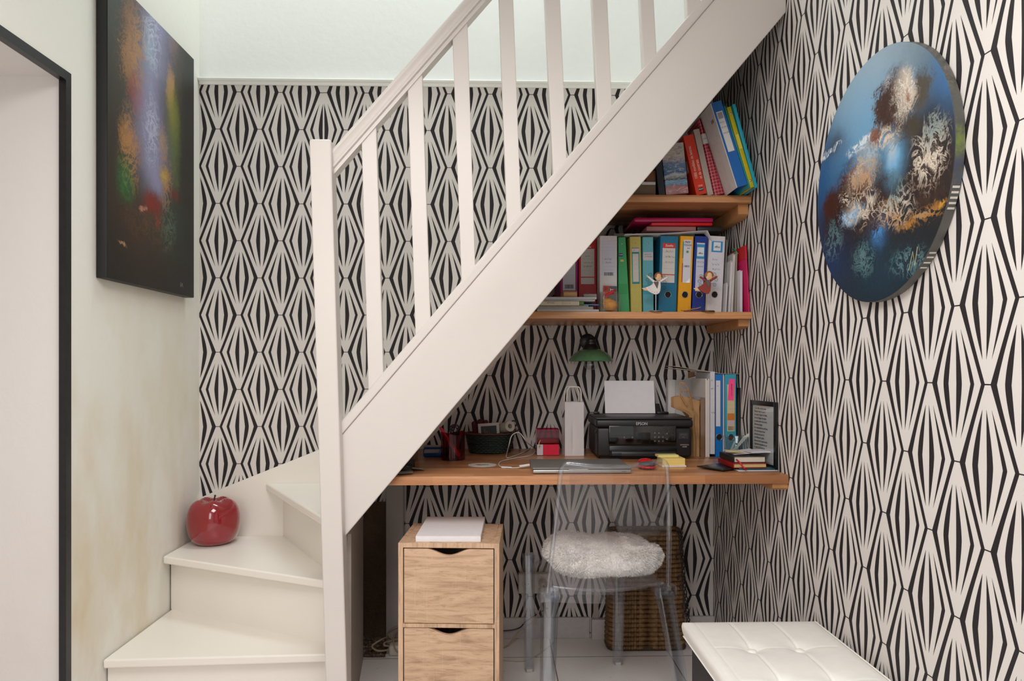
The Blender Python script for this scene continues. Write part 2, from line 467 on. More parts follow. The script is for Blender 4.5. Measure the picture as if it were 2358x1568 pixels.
plank([(XT, A0[1]), A1e, (-.545, 2.50), (-.575, 2.80), (XT, 3.0)], RZ[0], .030, 'tread', PAINT_UP)
plank([(XT, B0[1]), B1e, (-.535, 2.53), (-.60, YT), (XT, YT)], RZ[1], .030, 'tread', PAINT_UP)
D0 = (-.635, YT); D1 = (-.53, 2.45)
plank([(C0[0], YT), C1e, (-.525, 2.42), (-.59, 3.0), (-.60, YT)], RZ[2], .030, 'tread', PAINT_UP)
riser((XT, A0[1]+.03), (A1e[0], A1e[1]+.03), 0, RZ[0]-.030)
riser((XT, rB0[1]), rB1e, RZ[0], RZ[1]-.030)
riser(rC0, rC1e, RZ[1], RZ[2]-.030)
riser((D0[0]-.02, D0[1]), (D1[0]-.02, D1[1]), RZ[2], RZ[3]-.030)
# straight flight, hidden above but carrying the underside
def ybk(X): return ys(X)+.036
k = 0; X0 = -.56; run = .2015; rise = .236; z = RZ[3]; xs = X0
while z < 2.9:
    x1 = xs+run
    if x1 > XR-.01: x1 = XR-.01
    if xs > XR-.05: break
    plank([(xs-.025, ybk(xs)+.01), (x1, ybk(x1)+.005), (x1, YT), (xs-.025, YT)], z, .028, 'tread', PAINT_UP, .004)
    if x1 < XR-.02: riser((x1, YT), (x1, ybk(x1)+.006), z, z+rise-.028)
    xs = x1; z += rise
# wall string on the back wall: skirting of the winders with a ragged paper edge above
q = [PY(459, 1146, YB), PY(520, 1121, YB), PY(600, 1089, YB), PY(680, 1057, YB), PY(733, 1036, YB), PY(800, 1000, YB)]
w = MB()
poly = [Vector((XL+.004, YT, .40))]+[Vector((p.x, YT, p.z)) for p in q]+[Vector((-.668, YT, .40))]
poly[1].x = XL+.004
w.prism(poly, (0, .0205, 0)); w.build('wall_string', PAINT_UP, ST)
w = MB()      # upper wall string along the straight flight
sa, sb = PY(905, 1114, YT), PY(1051, 942, YT)
sl = (sb.z-sa.z)/(sb.x-sa.x); zz = lambda x: sa.z+sl*(x-sa.x)
w.prism([(sa.x, YT, zz(sa.x)), (XR-.01, YT, zz(XR-.01)), (XR-.01, YT, zz(XR-.01)+.27), (sa.x, YT, zz(sa.x)+.27)], (0, .0205, 0))
w.build('wall_string', PAINT_UP, ST)
# partition that closes the winders below, seen edge-on behind the newel
GREYP = M((168, 160, 152), .7, bump=.2)
a, c = PZ(803, 1560, 0), PZ(826, 1516, 0)
w = MB(); w.hexa([Vector((x, y, zz)) for zz in (0, .66) for x, y in ((-.50, 2.40), (-.487, 2.40), (-.553, 2.975), (-.566, 2.975))])
struct(w.build('wall_partition', GREYP), 'narrow grey board closing the space under the winder steps', 'partition')
# whitewashed post in the alcove and the raw wall behind it
w = MB(); xa, xb = PY(889, 1300, 3.13).x, PY(929, 1300, 3.13).x
w.rbox((xa, 3.12, 0), (xb, YT-.001, .826), .006)
tag(w.build('wooden_post', plaster((186, 181, 180), (165, 158, 152), .8)), 'whitewashed wooden post under the desk beside the wallpaper', 'post')
b = NB('raw_masonry'); g = b.node('ShaderNodeNewGeometry').outputs['Position']
n = b.noise(g, 9, 6, .65); n2 = b.noise(g, 70, 4)
col = b.mix(n, C(74, 56, 45), C(128, 106, 90))
b.bsdf(col, .95, 0, b.bump(b.math('ADD', n, n2), .6, .02), spec=.1); RAW = b.m
w = MB(); w.box((-.95, YB-.006, 0), (xa+.001, YB-.0006, .62))
struct(w.build('wall_alcove', RAW), 'bare brown masonry at the back of the alcove under the stairs', 'wall')
# rubble where floor tiles are missing
w = MB(); rg = random.Random(4)
def rub(u, v):
    x = -.60+.138*u+(.0 if u < 1 else .0); y = 2.985+.20*v
    x -= .03*v if u > .99 else 0
    return (x, y, .002+.010*max(0, noise.noise(Vector((x*40, y*40, 1))))+(.035*max(0, v-.55))*(.5+noise.noise(Vector((x*25, y*25, 4)))))
w.grid(rub, 40, 36)
for i in range(90):
    u, v = rg.random(), rg.random()
    x, y, z_ = rub(u*.95, v*.95); r = rg.uniform(.003, .010)
    w.sphere((x, y, z_+r*.3), (r, r*rg.uniform(.6, 1), r*.7), 6, 4)
b = NB('rubble'); g = b.node('ShaderNodeNewGeometry').outputs['Position']
b.bsdf(b.ramp(b.noise(g, 60, 5, .7), [(.3, C(66, 52, 42)), (.55, C(122, 102, 86)), (.75, C(176, 160, 144))]), .95, 0, b.bump(b.noise(g, 120, 4), .6, .01), spec=.1)
tag(w.build('rubble', b.m, sharp=3), 'crumbled brown mortar where floor tiles are missing in the alcove', 'rubble', None, 'stuff')

# ------------------------------------------------------------------ light
def area(name, loc, target, size, size_y, power, color):
    l = bpy.data.lights.new(name, 'AREA'); l.shape = 'RECTANGLE'; l.size = size; l.size_y = size_y; l.energy = power; l.color = color
    o = bpy.data.objects.new(name, l); COL.objects.link(o); o.location = loc
    o.rotation_euler = (Vector(target)-Vector(loc)).to_track_quat('-Z', 'Y').to_euler(); return o
area('window_light', (-1.1, -.9, 1.7), (1.0, 1.7, 1.0), 1.5, 1.5, 27, (1.0, .985, .975))
area('overhead_fill', (-.22, .72, 2.4), (-.16, .9, 0), 1.1, 1.1, 35, (1.0, .97, .945))  # added fill out of view, brightens treads, bench and floor; no actual lamp
area('stairwell_skylight', (-.2, 2.85, 4.2), (-.2, 3.1, 0), 1.5, .4, 25, (.84, 1.0, 1.0))
wd = bpy.data.worlds.new('world'); scn.world = wd; wd.use_nodes = True
bg = wd.node_tree.nodes['Background']; bg.inputs[0].default_value = (1.0, .99, .97, 1); bg.inputs[1].default_value = .60
scn.view_settings.view_transform = 'Standard'; scn.view_settings.look = 'None'
scn.view_settings.exposure = 0.0; scn.view_settings.gamma = 1.0; scn.view_settings.use_curve_mapping = False
scn.cycles.use_denoising = True
scn.cycles.transparent_max_bounces = 24
# ------------------------------------------------------------------ shared materials
@once
def block_wood(tone):
    """finger-jointed beech worktop, strips along x"""
    b = NB('block_wood_%s' % tone); v = b.coord(); s = b.sep(v)
    row = b.math('FLOOR', b.math('DIVIDE', b.math('ADD', s[1], b.math('MULTIPLY', s[2], .4)), .046))
    wn = b.node('ShaderNodeTexWhiteNoise', noise_dimensions='1D'); b.put(wn.inputs['W'], row)
    off = b.math('MULTIPLY', wn.outputs[0], 3.7)
    col_i = b.math('FLOOR', b.math('DIVIDE', b.math('ADD', s[0], off), .46))
    wn2 = b.node('ShaderNodeTexWhiteNoise', noise_dimensions='2D'); b.put(wn2.inputs['Vector'], b.comb(row, col_i, 0))
    n = b.noise(b.mapping(v, (4, 60, 90)), 2.2, 5, .6, .6)
    base = b.ramp(wn2.outputs[0], [(0, C(158, 104, 68)), (.5, C(188, 129, 86)), (1, C(216, 157, 108))])
    col = b.mix(b.ramp(n, [(.35, (0,0,0,1)), (.7, (1,1,1,1))]), base, C(142, 92, 60))
    col = b.mix(.45, base, col)
    b.bsdf(col, .30, 0, b.bump(n, .04, .002), spec=.5)
    return b.m
@once
def oak(k):
    """greige limed oak, grain along x (k=0) or z (k=1)"""
    b = NB('oak_%d' % k); v = b.coord()
    sc = (3, 40, 26) if k == 0 else (30, 30, 3)
    n = b.noise(b.mapping(v, sc), 1.6, 6, .62, .9); n2 = b.noise(b.mapping(v, tuple(x*4 for x in sc)), 2.2, 4, .6)
    saw = b.noise(b.mapping(v, (90, 90, 5) if k == 0 else (5, 90, 90)), 2, 2)
    col = b.ramp(n, [(.28, C(160, 126, 101)), (.48, C(200, 166, 136)), (.62, C(214, 180, 150)), (.78, C(178, 143, 114))])
    col = b.mix(b.math('MULTIPLY', b.math('GREATER_THAN', n2, .60), .30), col, C(140, 104, 80))
    col = b.mix(b.math('MULTIPLY', b.math('GREATER_THAN', saw, .66), .18), col, C(226, 200, 172))
    b.bsdf(col, .5, 0, b.bump(n2, .10, .002), spec=.3)
    return b.m
def clear(name, tint=(242, 243, 245), edge=.95, base=.04, rough=.03):
    """thin clear plastic: see-through with a gloss that grows towards the edges"""
    if name in MATS: return MATS[name]
    b = NB(name); t = b.node('ShaderNodeBsdfTransparent'); t.inputs[0].default_value = C(*tint)
    g = b.node('ShaderNodeBsdfGlossy'); g.inputs['Roughness'].default_value = rough; g.inputs[0].default_value = (.95, .96, 1, 1)
    lw = b.node('ShaderNodeLayerWeight'); lw.inputs[0].default_value = .5
    f = b.math('MULTIPLY_ADD', b.math('POWER', lw.outputs['Facing'], 3.0), edge-base, base)
    mx = b.node('ShaderNodeMixShader'); b.put(mx.inputs[0], f); b.link(t.outputs[0], mx.inputs[1]); b.link(g.outputs[0], mx.inputs[2])
    b.link(mx.outputs[0], b.out.inputs[0]); MATS[name] = b.m; return b.m
CLEAR = clear('clear_polycarbonate', (253, 253, 254), .30, .03)
CLEAR_EDGE = clear('clear_polycarbonate_edge', (244, 246, 248), .60, .10, .05)
GLASS = clear('thin_glass', (249, 252, 252), .7, .05)
WHITEP = M((238, 235, 238), .6, var=.02)          # office paper
DARK = M((20, 19, 20), .45, var=.2)
BLACKPL = M((24, 23, 25), .38, var=.15)
STEEL = M((176, 174, 172), .25, 1.0, var=.05)
INK = M((52, 52, 60), .6, var=.1)
GREYINK = M((110, 108, 114), .6, var=.1)
KRAFT = M((176, 138, 98), .75, var=.10, scale=25)

# ------------------------------------------------------------------ worktop and shelves
ZD = .86; DYF = 2.365
t = thing('desk', 'wide beech block worktop fixed between the stairs and the right wall', 'desk', (.27, 2.8, ZD-.03))
L = Vector(t.location)
w = MB(); w.rbox(Vector((-.47, DYF, ZD-.030))-L, Vector((XR-.0008, YT-.001, ZD))-L, .0025); w.build('worktop', block_wood('a'), t)
CLEATW = M((176, 124, 78), .5, var=.15, scale=18)
w = MB(); w.prism([Vector((.945, y, z))-L for y, z in ((2.372, ZD-.0305), (2.372, ZD-.045), (2.380, ZD-.052), (2.44, ZD-.052), (3.15, ZD-.052), (3.15, ZD-.0305))], (XR-.0015-.945, 0, 0))
w.build('cleat', CLEATW, t)
ZS1, ZS2 = 1.895, 1.4415          # upper and lower shelf tops
def shelf(zt, yf, xl, label, th=.028, cl=(.05, .16)):
    t = thing('shelf', label, 'shelf', (.5, 2.95, zt-th)); L = Vector(t.location)
    w = MB(); w.rbox(Vector((xl, yf, zt-th))-L, Vector((XR-.0008, YT-.001, zt))-L, .002); w.build('shelf_board', block_wood('b'), t)
    w = MB(); h = cl[0]
    w.prism([Vector((.958, y, z))-L for y, z in ((yf+.035, zt-th-.0005), (yf+.035, zt-th-h*.75), (yf+.06, zt-th-h), (YB-.03, zt-th-h), (YB-.03, zt-th-.0005))], (XR-.0015-.958, 0, 0))
    w.build('cleat', CLEATW, t); return t
shelf(ZS1, 2.712, .476, 'upper wooden shelf under the stairs carrying leaning books')
shelf(ZS2, 2.709, .072, 'lower wooden shelf under the stairs carrying the row of lever arch files', .027, (.035, .1))

# ------------------------------------------------------------------ drawer cabinet with paper on top
cx = PY(1033, 1253, 2.259).x
CR = math.radians(-3.3)
cab = thing('drawer_cabinet', 'pale oak drawer cabinet with half-moon finger cutouts standing in front of the desk', 'cabinet', (cx, 2.259, 0), CR)
W_, D_, H_ = .325, .285, .662; hw = W_/2; tb = .0155
w = MB()
w.box((-hw, 0, .0), (-hw+tb, D_, H_)); w.box((hw-tb, 0, .0), (hw, D_, H_)); w.box((-hw+tb, 0, H_-tb), (hw-tb, D_, H_))
for z in (.3905, .139): w.box((-hw+tb, 0, z), (hw-tb, D_-.01, z+.012))
w.box((-hw+tb, D_-.006, .0), (hw-tb, D_, H_-tb)); w.box((-hw+tb, .02, 0), (hw-tb, .034, .138))
o = w.build('cabinet_body', oak(1), cab); 
bv = o.modifiers.new('bevel', 'BEVEL'); bv.width = .0008; bv.segments = 1
def drawer(z0, z1):
    x0 = -hw+tb+.003; x1 = hw-tb-.003; R = .078; c = .068; dpt = .021
    pts = [(x0, .002, z0), (x1, .002, z0), (x1, .002, z1)]
    n = 16
    for i in range(n+1):
        u = c*(1-2*i/n); pts.append((u, .002, z1-dpt*(math.cos(PI*u/c)*.5+.5)**.8))
    pts.append((x0, .002, z1))
    w = MB(); w.prism(pts, (0, .014, 0)); w.mi = [0]*len(w.f)
    d = w.build('drawer', oak(0), cab)
    bv = d.modifiers.new('bevel', 'BEVEL'); bv.width = .0006; bv.segments = 1; bv.limit_method = 'ANGLE'
    w = MB(); w.box((x0+.004, .0165, z0+.004), (x1-.004, D_-.02, z0+.010)); w.box((x0+.004, .0165, z0+.010), (x0+.014, D_-.02, z1-.05)); w.box((x1-.014, .0165, z0+.010), (x1-.004, D_-.02, z1-.05))
    w.build('drawer_box', M((120, 92, 68), .7), d)
drawer(.4045, .643); drawer(.1525, .3885)
# pad of paper
pp = PY(1032, 1253, 2.275)
w = MB(); n = 9
for i in range(n):
    e = rnd.uniform(-.0004, .0004); w.box((-.105+e, 0+e, .0001+i*.002), (.105+e, .297+e, .0001+(i+1)*.002-.00008))
tag(w.build('paper_stack', WHITEP, None, (pp.x, 2.277, H_+.0003), math.radians(-1.9)), 'stack of blank white office paper lying on the oak drawer cabinet', 'paper')

# ------------------------------------------------------------------ bench
BX0, BX1, BY0, BY1 = .575, .972, 1.30, 2.122
BZ = .458
t = thing('bench', 'long white button-tufted bench on a dark grey box along the right wall', 'bench', ((BX0+BX1)/2, 1.71, 0)); L = Vector(t.location)
w = MB(); w.rbox(Vector((BX0+.018, BY0+.018, .006))-L, Vector((BX1-.010, BY1-.018, BZ-.052))-L, .004)
w.build('box_base', M((62, 58, 60), .62, var=.12, scale=60), t)
cols, rows = 3, 4; cwid = (BX1-BX0)/cols; rlen = (BY1-BY0)/rows
btn = [(BX0+cwid*i, BY1-rlen*j) for i in (1, 2) for j in (1, 2, 3)]
def top(u, v):
    x = BX0+(BX1-BX0)*u; y = BY0+(BY1-BY0)*v
    ex = min(x-BX0, BX1-x); ey = min(y-BY0, BY1-y); e = min(ex, ey)
    z = BZ
    for bx, by in btn:
        d = math.hypot(x-bx, y-by); z -= .0115*math.exp(-(d/.026)**2)+.004*math.exp(-(d/.07)**2)
    for bx in (BX0+cwid, BX0+2*cwid): z -= .0034*math.exp(-((x-bx)/.0036)**2)*(1 if ey > .004 else 0)
    for j in (1, 2, 3): z -= .0018*math.exp(-((y-(BY1-rlen*j))/.0030)**2)*(1 if ex > .03 else 0)
    z -= .0035*math.exp(-(e/.010)**2)+.002*math.exp(-((ex-.028)/.0022)**2)*(.6 if x < BX0+.1 else 0)
    z += .0035*math.sin(PI*min(1, e/.07)*.5)-.0035
    return x, y, z
nu, nv = 130, 220
g = [[top(i/nu, j/nv) for i in range(nu+1)] for j in range(nv+1)]
w = MB(); vs = [Vector(p)-L for r_ in g for p in r_]
fs = [(j*(nu+1)+i, j*(nu+1)+i+1, (j+1)*(nu+1)+i+1, (j+1)*(nu+1)+i) for j in range(nv) for i in range(nu)]
rim = [i for i in range(nu)]+[j*(nu+1)+nu for j in range(nv)]+[nv*(nu+1)+i for i in range(nu, 0, -1)]+[j*(nu+1) for j in range(nv, 0, -1)]
mid = Vector(((BX0+BX1)/2, (BY0+BY1)/2, 0))-L; base = len(vs); prev = rim
for k, (zo, bulge) in enumerate(((-.006, .0045), (-.018, .0065), (-.032, .0045), (-.044, .001), (-.046, -.004))):
    ring = []
    for i in rim:
        p = vs[i].copy(); 
        hx, hy = (BX1-BX0)/2, (BY1-BY0)/2
        dx = p.x-mid.x; dy = p.y-mid.y
        if abs(abs(dx)-hx) < 1e-5: p.x += math.copysign(bulge, dx)
        if abs(abs(dy)-hy) < 1e-5: p.y += math.copysign(bulge, dy)
        p.z = BZ-.003+zo; ring.append(len(vs)); vs.append(p)
    for a in range(len(rim)):
        b_ = (a+1) % len(rim); fs.append((prev[b_], prev[a], ring[a], ring[b_]))
    prev = ring
fs.append(prev[::-1]); w.add(vs, fs)
LEATH = M((243, 239, 233), .42, var=.02, scale=30, bump=.05)
w.build('cushion_top', LEATH, t, sharp=1.2)
for bx, by in btn:
    w = MB(); w.sphere(Vector((bx, by, BZ-.0135))-L, (.0128, .0128, .0055), 20, 8); w.build('button', LEATH, t)
w = MB()      # piping along the wall side and front seam
w.tube([Vector((BX1+.001, BY0+.01, BZ-.004))-L, Vector((BX1+.001, BY1-.01, BZ-.004))-L], .0022, 6)
w.build('piping', LEATH, t)

# ------------------------------------------------------------------ clear chair
t = thing('chair', 'clear see-through plastic chair standing at the desk', 'chair', (.37, 2.65, 0)); L = Vector(t.location)
ZSE = .478
FL, FR = Vector((.137, 2.827, 0)), Vector((.512, 2.882, 0))
RL, RR = Vector((.189, 2.400, 0)), Vector((.589, 2.432, 0))
RLf, RRf = Vector((.172, 2.36, 0)), Vector((.660, 2.40, 0))
fx = (FR-FL).normalized(); fy = Vector((-fx.y, fx.x, 0))
def rr(c, a, b_, z, r=.006):
    """rounded rectangle ring about c with half sizes a (across) and b (deep)"""
    out = []
    for sx_, sy_, a0 in ((1, 1, 0), (-1, 1, 90), (-1, -1, 180), (1, -1, 270)):
        for k in (0, 45, 90):
            an = math.radians(a0+k); out.append(c+fx*(sx_*(a-r)+r*math.cos(an))+fy*(sy_*(b_-r)+r*math.sin(an))+Vector((0, 0, z))-L)
    return out
def leg(ptop, pfoot, ztop, a0, a1):
    w = MB(); R = []
    for k in range(9):
        f = k/8; c = pfoot.lerp(ptop, f); R.append(rr(c, a1+(a0-a1)*f, a1+(a0-a1)*f, .004+(ztop-.004)*f))
    w.loft(R, True, True)
    # inner walls of the hollow leg
    R2 = []
    for k in range(9):
        f = k/8; c = pfoot.lerp(ptop, f); q = a1+(a0-a1)*f-.007; R2.append(rr(c, q, q, .010+(ztop-.018)*f, .004)[::-1])
    w.loft(R2, True, True)
    o = w.build('leg', CLEAR_EDGE, t)
    w = MB(); w.loft([rr(pfoot, a1-.006, a1-.006, 0.0005, .003), rr(pfoot, a1-.006, a1-.006, .012, .003)]); w.build('foot_pad', M((222, 214, 206), .6), o)
leg(FL, FL+Vector((.002, .01, 0)), ZSE-.002, .0225, .018); leg(FR, FR+Vector((-.004, .012, 0)), ZSE-.03, .0225, .018)
leg(RL, RLf, ZSE-.03, .027, .021); leg(RR, RRf, ZSE-.03, .027, .021)
# seat shell
def seat(u, v):
    a = FL.lerp(FR, u); c = RL.lerp(RR, u); p = c.lerp(a, v)
    dip = .016*math.sin(PI*u)*math.sin(PI*min(1, v*1.1+.05))
    z = ZSE-dip-.010*math.sin(PI*u)*(1-v)**2
    p = p-fy*.028*math.sin(PI*u)*(1-v)
    return p.x-L.x, p.y-L.y, z
w = MB(); w.sheet(seat, 20, 16, .005); w.build('seat', CLEAR, t)
# aprons under the seat edge
w = MB()
def apron(A, B, h, bow, zt, nrm):
    def f(u, v):
        p = A.lerp(B, u)+nrm*bow*math.sin(PI*u); return (p.x-L.x, p.y-L.y, zt-h*(.6+.4*math.cos(2*PI*u)**2 if False else 1)*v-.012*math.sin(PI*u)*(1-v))
    w.sheet(f, 16, 4, .005)
apron(RL, RR, .050, .034, ZSE-.004, -fy); apron(FL, FR, .045, 0, ZSE-.004, fy)
apron(RL, FL, .045, 0, ZSE-.004, -fx); apron(RR, FR, .045, 0, ZSE-.004, fx)
w.build('seat_apron', CLEAR, t)
# backrest
TL, TR = Vector((.219, 2.306, .914)), Vector((.573, 2.328, .920))
bl_, br_ = RL+Vector((-.012, -.012, ZSE-.02)), RR+Vector((.012, -.012, ZSE-.02))
def back(u, v):
    a = bl_.lerp(br_, u); c = TL.lerp(TR, u); p = a.lerp(c, v)
    p = p-fy*.034*math.sin(PI*u)*(1-.25*v)-fy*.012*math.sin(PI*v)
    z = p.z-.016*v*(math.sin(PI*u))**1.0
    e = min(u, 1-u)
    if v > .9: z -= .018*max(0, 1-e/.07)**2*((v-.9)/.1)
    return Vector((p.x-L.x, p.y-L.y, z))
w = MB(); w.sheet(back, 36, 30, .005); w.build('backrest', CLEAR, t)
pth = [back(0, i/20) for i in range(20)]+[back(.006, .985)]+[back(i/40, 1) for i in range(1, 40)]+[back(.994, .985)]+[back(1, 1-i/20) for i in range(1, 21)]
w = MB(); w.tube(pth, .0085, 8); w.build('backrest_rim', CLEAR_EDGE, t, sharp=3)
w = MB(); pth = [Vector(seat(i/24, 0)) for i in range(25)]; w.tube(pth, .005, 8); w.build('seat_rim', CLEAR_EDGE, t, sharp=3)
for q, s_ in ((RL, -1), (RR, 1)):      # stubby blocks where the back meets the rear legs
    w = MB(); c = q+Vector((0, 0, ZSE-.038)); w.loft([[p+Vector((0, 0, zz)) for p in rr(q+fx*s_*.006, .033, .026, ZSE-.045, .006)] for zz in (0, .034)])
    w.build('corner_block', CLEAR_EDGE, t)
# ------------------------------------------------------------------ fluffy cushion on the chair
cc = Vector((.398, 2.615, ZSE+.002)); ca = math.radians(7)
cu = thing('seat_cushion', 'fluffy cream white cushion lying on the clear chair', 'cushion', cc, ca)
def pil(a, th):
    ex = .62
    x = math.copysign(abs(math.cos(a))**ex, math.cos(a)); y = math.copysign(abs(math.sin(a))**ex, math.sin(a))
    r = math.cos(th); zz = math.sin(th)
    p = Vector((.203*x*abs(r)**.5, .182*y*abs(r)**.5, .056*math.copysign(abs(zz)**.9, zz)+.054))
    n = noise.noise(p*14)*.010+noise.noise(p*45)*.004
    k = 1+n/.19
    return Vector((p.x*k, p.y*k, max(.0, p.z+n*1.0-.012*math.sin(p.x*9+1)*max(0, zz))))
w = MB(); na, nt_ = 72, 30
R = [[pil(2*PI*i/na, -PI/2+PI*(k+.5)/nt_) for i in range(na)] for k in range(nt_)]
w.loft(R, True, True)
b = NB('fleece'); v = b.coord(); n = b.noise(v, 90, 5, .7); n2 = b.noise(v, 14, 3)
b.bsdf(b.mix(n2, C(244, 238, 230), C(252, 249, 245)), .95, 0, b.bump(n, .35, .008), spec=.1, sheen=.6); FLEECE = b.m
body = w.build('cover', FLEECE, cu, sharp=3)
w = MB(); rg = random.Random(11)
for i in range(19000):
    a = rg.uniform(0, 2*PI); th = math.asin(rg.uniform(-.85, 1))
    p = pil(a, th); nrm = (pil(a+.02, th)-pil(a-.02, th)).cross(pil(a, th+.02)-pil(a, th-.02))
    if nrm.length < 1e-9: continue
    nrm.normalize()
    sw = Vector((noise.noise(p*22), noise.noise(p*22+Vector((5, 0, 0))), noise.noise(p*22+Vector((0, 7, 0)))))*1.3
    d = (nrm*.8+sw+Vector((rg.uniform(-.5, .5), rg.uniform(-.5, .5), rg.uniform(-.3, .3)))).normalized()
    l = rg.uniform(.007, .014); sd = d.orthogonal().normalized()*.0011
    m_ = p+d*l*.55+Vector((0, 0, -.0005)); e = p+(d+Vector((rg.uniform(-.6, .6), rg.uniform(-.6, .6), -.3))).normalized()*l
    if min(m_.z, e.z) < .002: continue
    w.add([p-sd, p+sd, m_+sd*.7, m_-sd*.7, e], [(0, 1, 2, 3), (3, 2, 4)])
f = w.build('fleece_pile', FLEECE, cu, sharp=3); f['kind'] = 'stuff'

# ------------------------------------------------------------------ apple on the winder step
ap = thing('apple_ornament', 'large glossy red apple ornament sitting on the winder step in the corner', 'ornament', (-1.203, 3.045, RZ[1]+.0005))
pr = [(.002, .010), (.030, .004), (.056, 0), (.078, .006), (.097, .030), (.106, .065), (.109, .100), (.105, .135), (.094, .164), (.076, .182), (.054, .188), (.032, .182), (.014, .172), (.002, .166)]
def smoothprof(pr, k=3):
    for _ in range(k):
        q = [pr[0]]
        for a, c in zip(pr, pr[1:]): q += [(a[0]*.75+c[0]*.25, a[1]*.75+c[1]*.25), (a[0]*.25+c[0]*.75, a[1]*.25+c[1]*.75)]
        pr = q+[pr[-1]]
    return pr
w = MB(); sp = smoothprof(pr, 2); seg = 64
R = []
for r_, z in sp:
    R.append([(r_*(1+.022*math.cos(5*a)*max(0, (z-.06)/.13))*math.cos(a), r_*(1+.022*math.cos(5*a)*max(0, (z-.06)/.13))*math.sin(a), z+.004*math.cos(5*a)*max(0, (z-.15)/.04)) for a in [2*PI*i/seg for i in range(seg)]])
w.loft(R, True, True); w.build('fruit', M((140, 4, 22), .10, coat=1.0, var=.12, scale=9), ap, sharp=3)
w = MB(); w.tube([(0, 0, .166), (.001, 0, .180), (.004, -.002, .194), (.007, -.003, .205)], [.003, .0028, .003, .0042], 8)
w.build('stem', M((70, 42, 34), .6), ap)

# ------------------------------------------------------------------ paintings
def painted(name, ax0, ax1, base, blobs, warp=.06, tex=34, gloss=.35):
    """free brushwork: coloured patches in the object's own plane, each (a, b, ra, rb, rgb, strength, rough); rough ones break up into flecks and veins"""
    b = NB(name); v = b.coord(); s = b.sep(v)
    def warped(scale, detail):
        nz = b.node('ShaderNodeTexNoise'); b.put(nz.inputs['Vector'], v); nz.inputs['Scale'].default_value = scale
        nz.inputs['Detail'].default_value = detail; nz.inputs['Roughness'].default_value = .65; return b.sep(nz.outputs[1])
    s1, s2 = warped(6, 3), warped(tex*.55, 6)
    def off(c, k):
        c = b.math('ADD', c, b.math('MULTIPLY_ADD', s1[k], warp*3, -warp*1.5))
        return b.math('ADD', c, b.math('MULTIPLY_ADD', s2[k], warp*1.6, -warp*.8))
    A, B_ = off(s[ax0], 0), off(s[ax1], 1)
    def norm(x, lo, hi): return b.math('MULTIPLY_ADD', x, 1/(hi-lo), -lo/(hi-lo), clamp=True)
    fine = norm(b.noise(v, tex, 9, .78, 1.5), .33, .67)
    fine2 = norm(b.noise(b.mapping(v, (1, 1, 1), (3, 1, 2)), tex*1.7, 9, .8, 2.5), .34, .66)
    rid = b.math('ABSOLUTE', b.math('SUBTRACT', b.noise(b.mapping(v, (1, 1, 1), (7, 2, 5)), tex*.45, 8, .68, 1.0), .5))
    rid = b.math('SUBTRACT', 1.0, b.math('MULTIPLY', rid, 9.0), clamp=True)       # thin wandering veins
    n3 = b.noise(v, 5, 4)
    col = b.mix(n3, C(*base[0]), C(*base[1]))
    for (a, bb, ra, rb, rgb, st, rough) in blobs:
        da = b.math('DIVIDE', b.math('SUBTRACT', A, a), ra); db = b.math('DIVIDE', b.math('SUBTRACT', B_, bb), rb)
        r2 = b.math('ADD', b.math('MULTIPLY', da, da), b.math('MULTIPLY', db, db))
        m = b.math('MULTIPLY', b.math('EXPONENT', b.math('MULTIPLY', r2, -1.0)), st)
        if rough > 0:
            m = b.math('MULTIPLY', b.math('SUBTRACT', b.math('MULTIPLY_ADD', fine, rough, m), .35+.5*rough), 2.6, clamp=True)
        elif rough < 0:
            q = b.math('MAXIMUM', rid, b.math('MULTIPLY', fine2, .75))
            m = b.math('MULTIPLY', b.math('SUBTRACT', b.math('MULTIPLY', m, q), .26), 3.2, clamp=True)
        else: m = b.math('MULTIPLY', m, b.math('MULTIPLY_ADD', fine2, .30, .80), clamp=True)
        col = b.mix(m, col, C(*rgb))
    col = b.mix(b.math('MULTIPLY', fine2, .16), col, b.mix(fine, C(20, 20, 20), C(150, 150, 150)), 'OVERLAY')
    b.bsdf(col, gloss, 0, b.bump(b.math('ADD', fine, b.math('MULTIPLY', fine2, .5)), .18, .003), spec=.4)
    return b.m
# tall canvas on the left wall
XF = XL+.040; zb = 1.523; yn, yf_ = 2.368, 3.040
t = thing('canvas_painting', 'tall dark abstract canvas with a lavender streak hanging on the left wall', 'painting', (XL, (yn+yf_)/2, zb)); L = Vector(t.location)
def lp(px, py, r): q = PX(px, py, XF)-L; return q.y, q.z
bl = []
def add(px, py, rpx, rpy, rgb, st=.9, rough=0.):
    q = PX(px, py, XF)-L; k = 1/760*(q.y+L.y)/2.3
    bl.append((q.y, q.z, rpx*k*2.7, rpy*k*1.2, rgb, st, rough))
add(285, 120, 50, 220, (50, 44, 34), .55, -1); add(275, 60, 22, 90, (40, 58, 54), .5, 0); add(318, 60, 34, 160, (120, 82, 50), .8, -1); add(410, 120, 18, 200, (64, 58, 50), .7, .4)
add(340, 480, 70, 130, (70, 38, 22), .75); add(300, 100, 38, 160, (92, 62, 40), .6, .5); add(330, 250, 90, 260, (60, 52, 32), .55)
add(290, 410, 22, 70, (36, 92, 40), .8, .4); add(400, 330, 18, 150, (88, 104, 40), .75, .3); add(392, 520, 34, 60, (36, 66, 54), .7)
add(300, 60, 20, 80, (128, 84, 48), .8, .6); add(304, 140, 22, 70, (160, 110, 62), .9, .6); add(316, 215, 20, 60, (150, 52, 28), .9, .4)
add(298, 320, 22, 40, (170, 112, 40), .85, .5); add(392, 200, 12, 60, (196, 138, 48), .85, .3); add(396, 250, 12, 50, (150, 146, 50), .8)
add(398, 60, 14, 90, (112, 84, 56), .8, .4); add(340, 300, 50, 200, (92, 84, 74), .55)
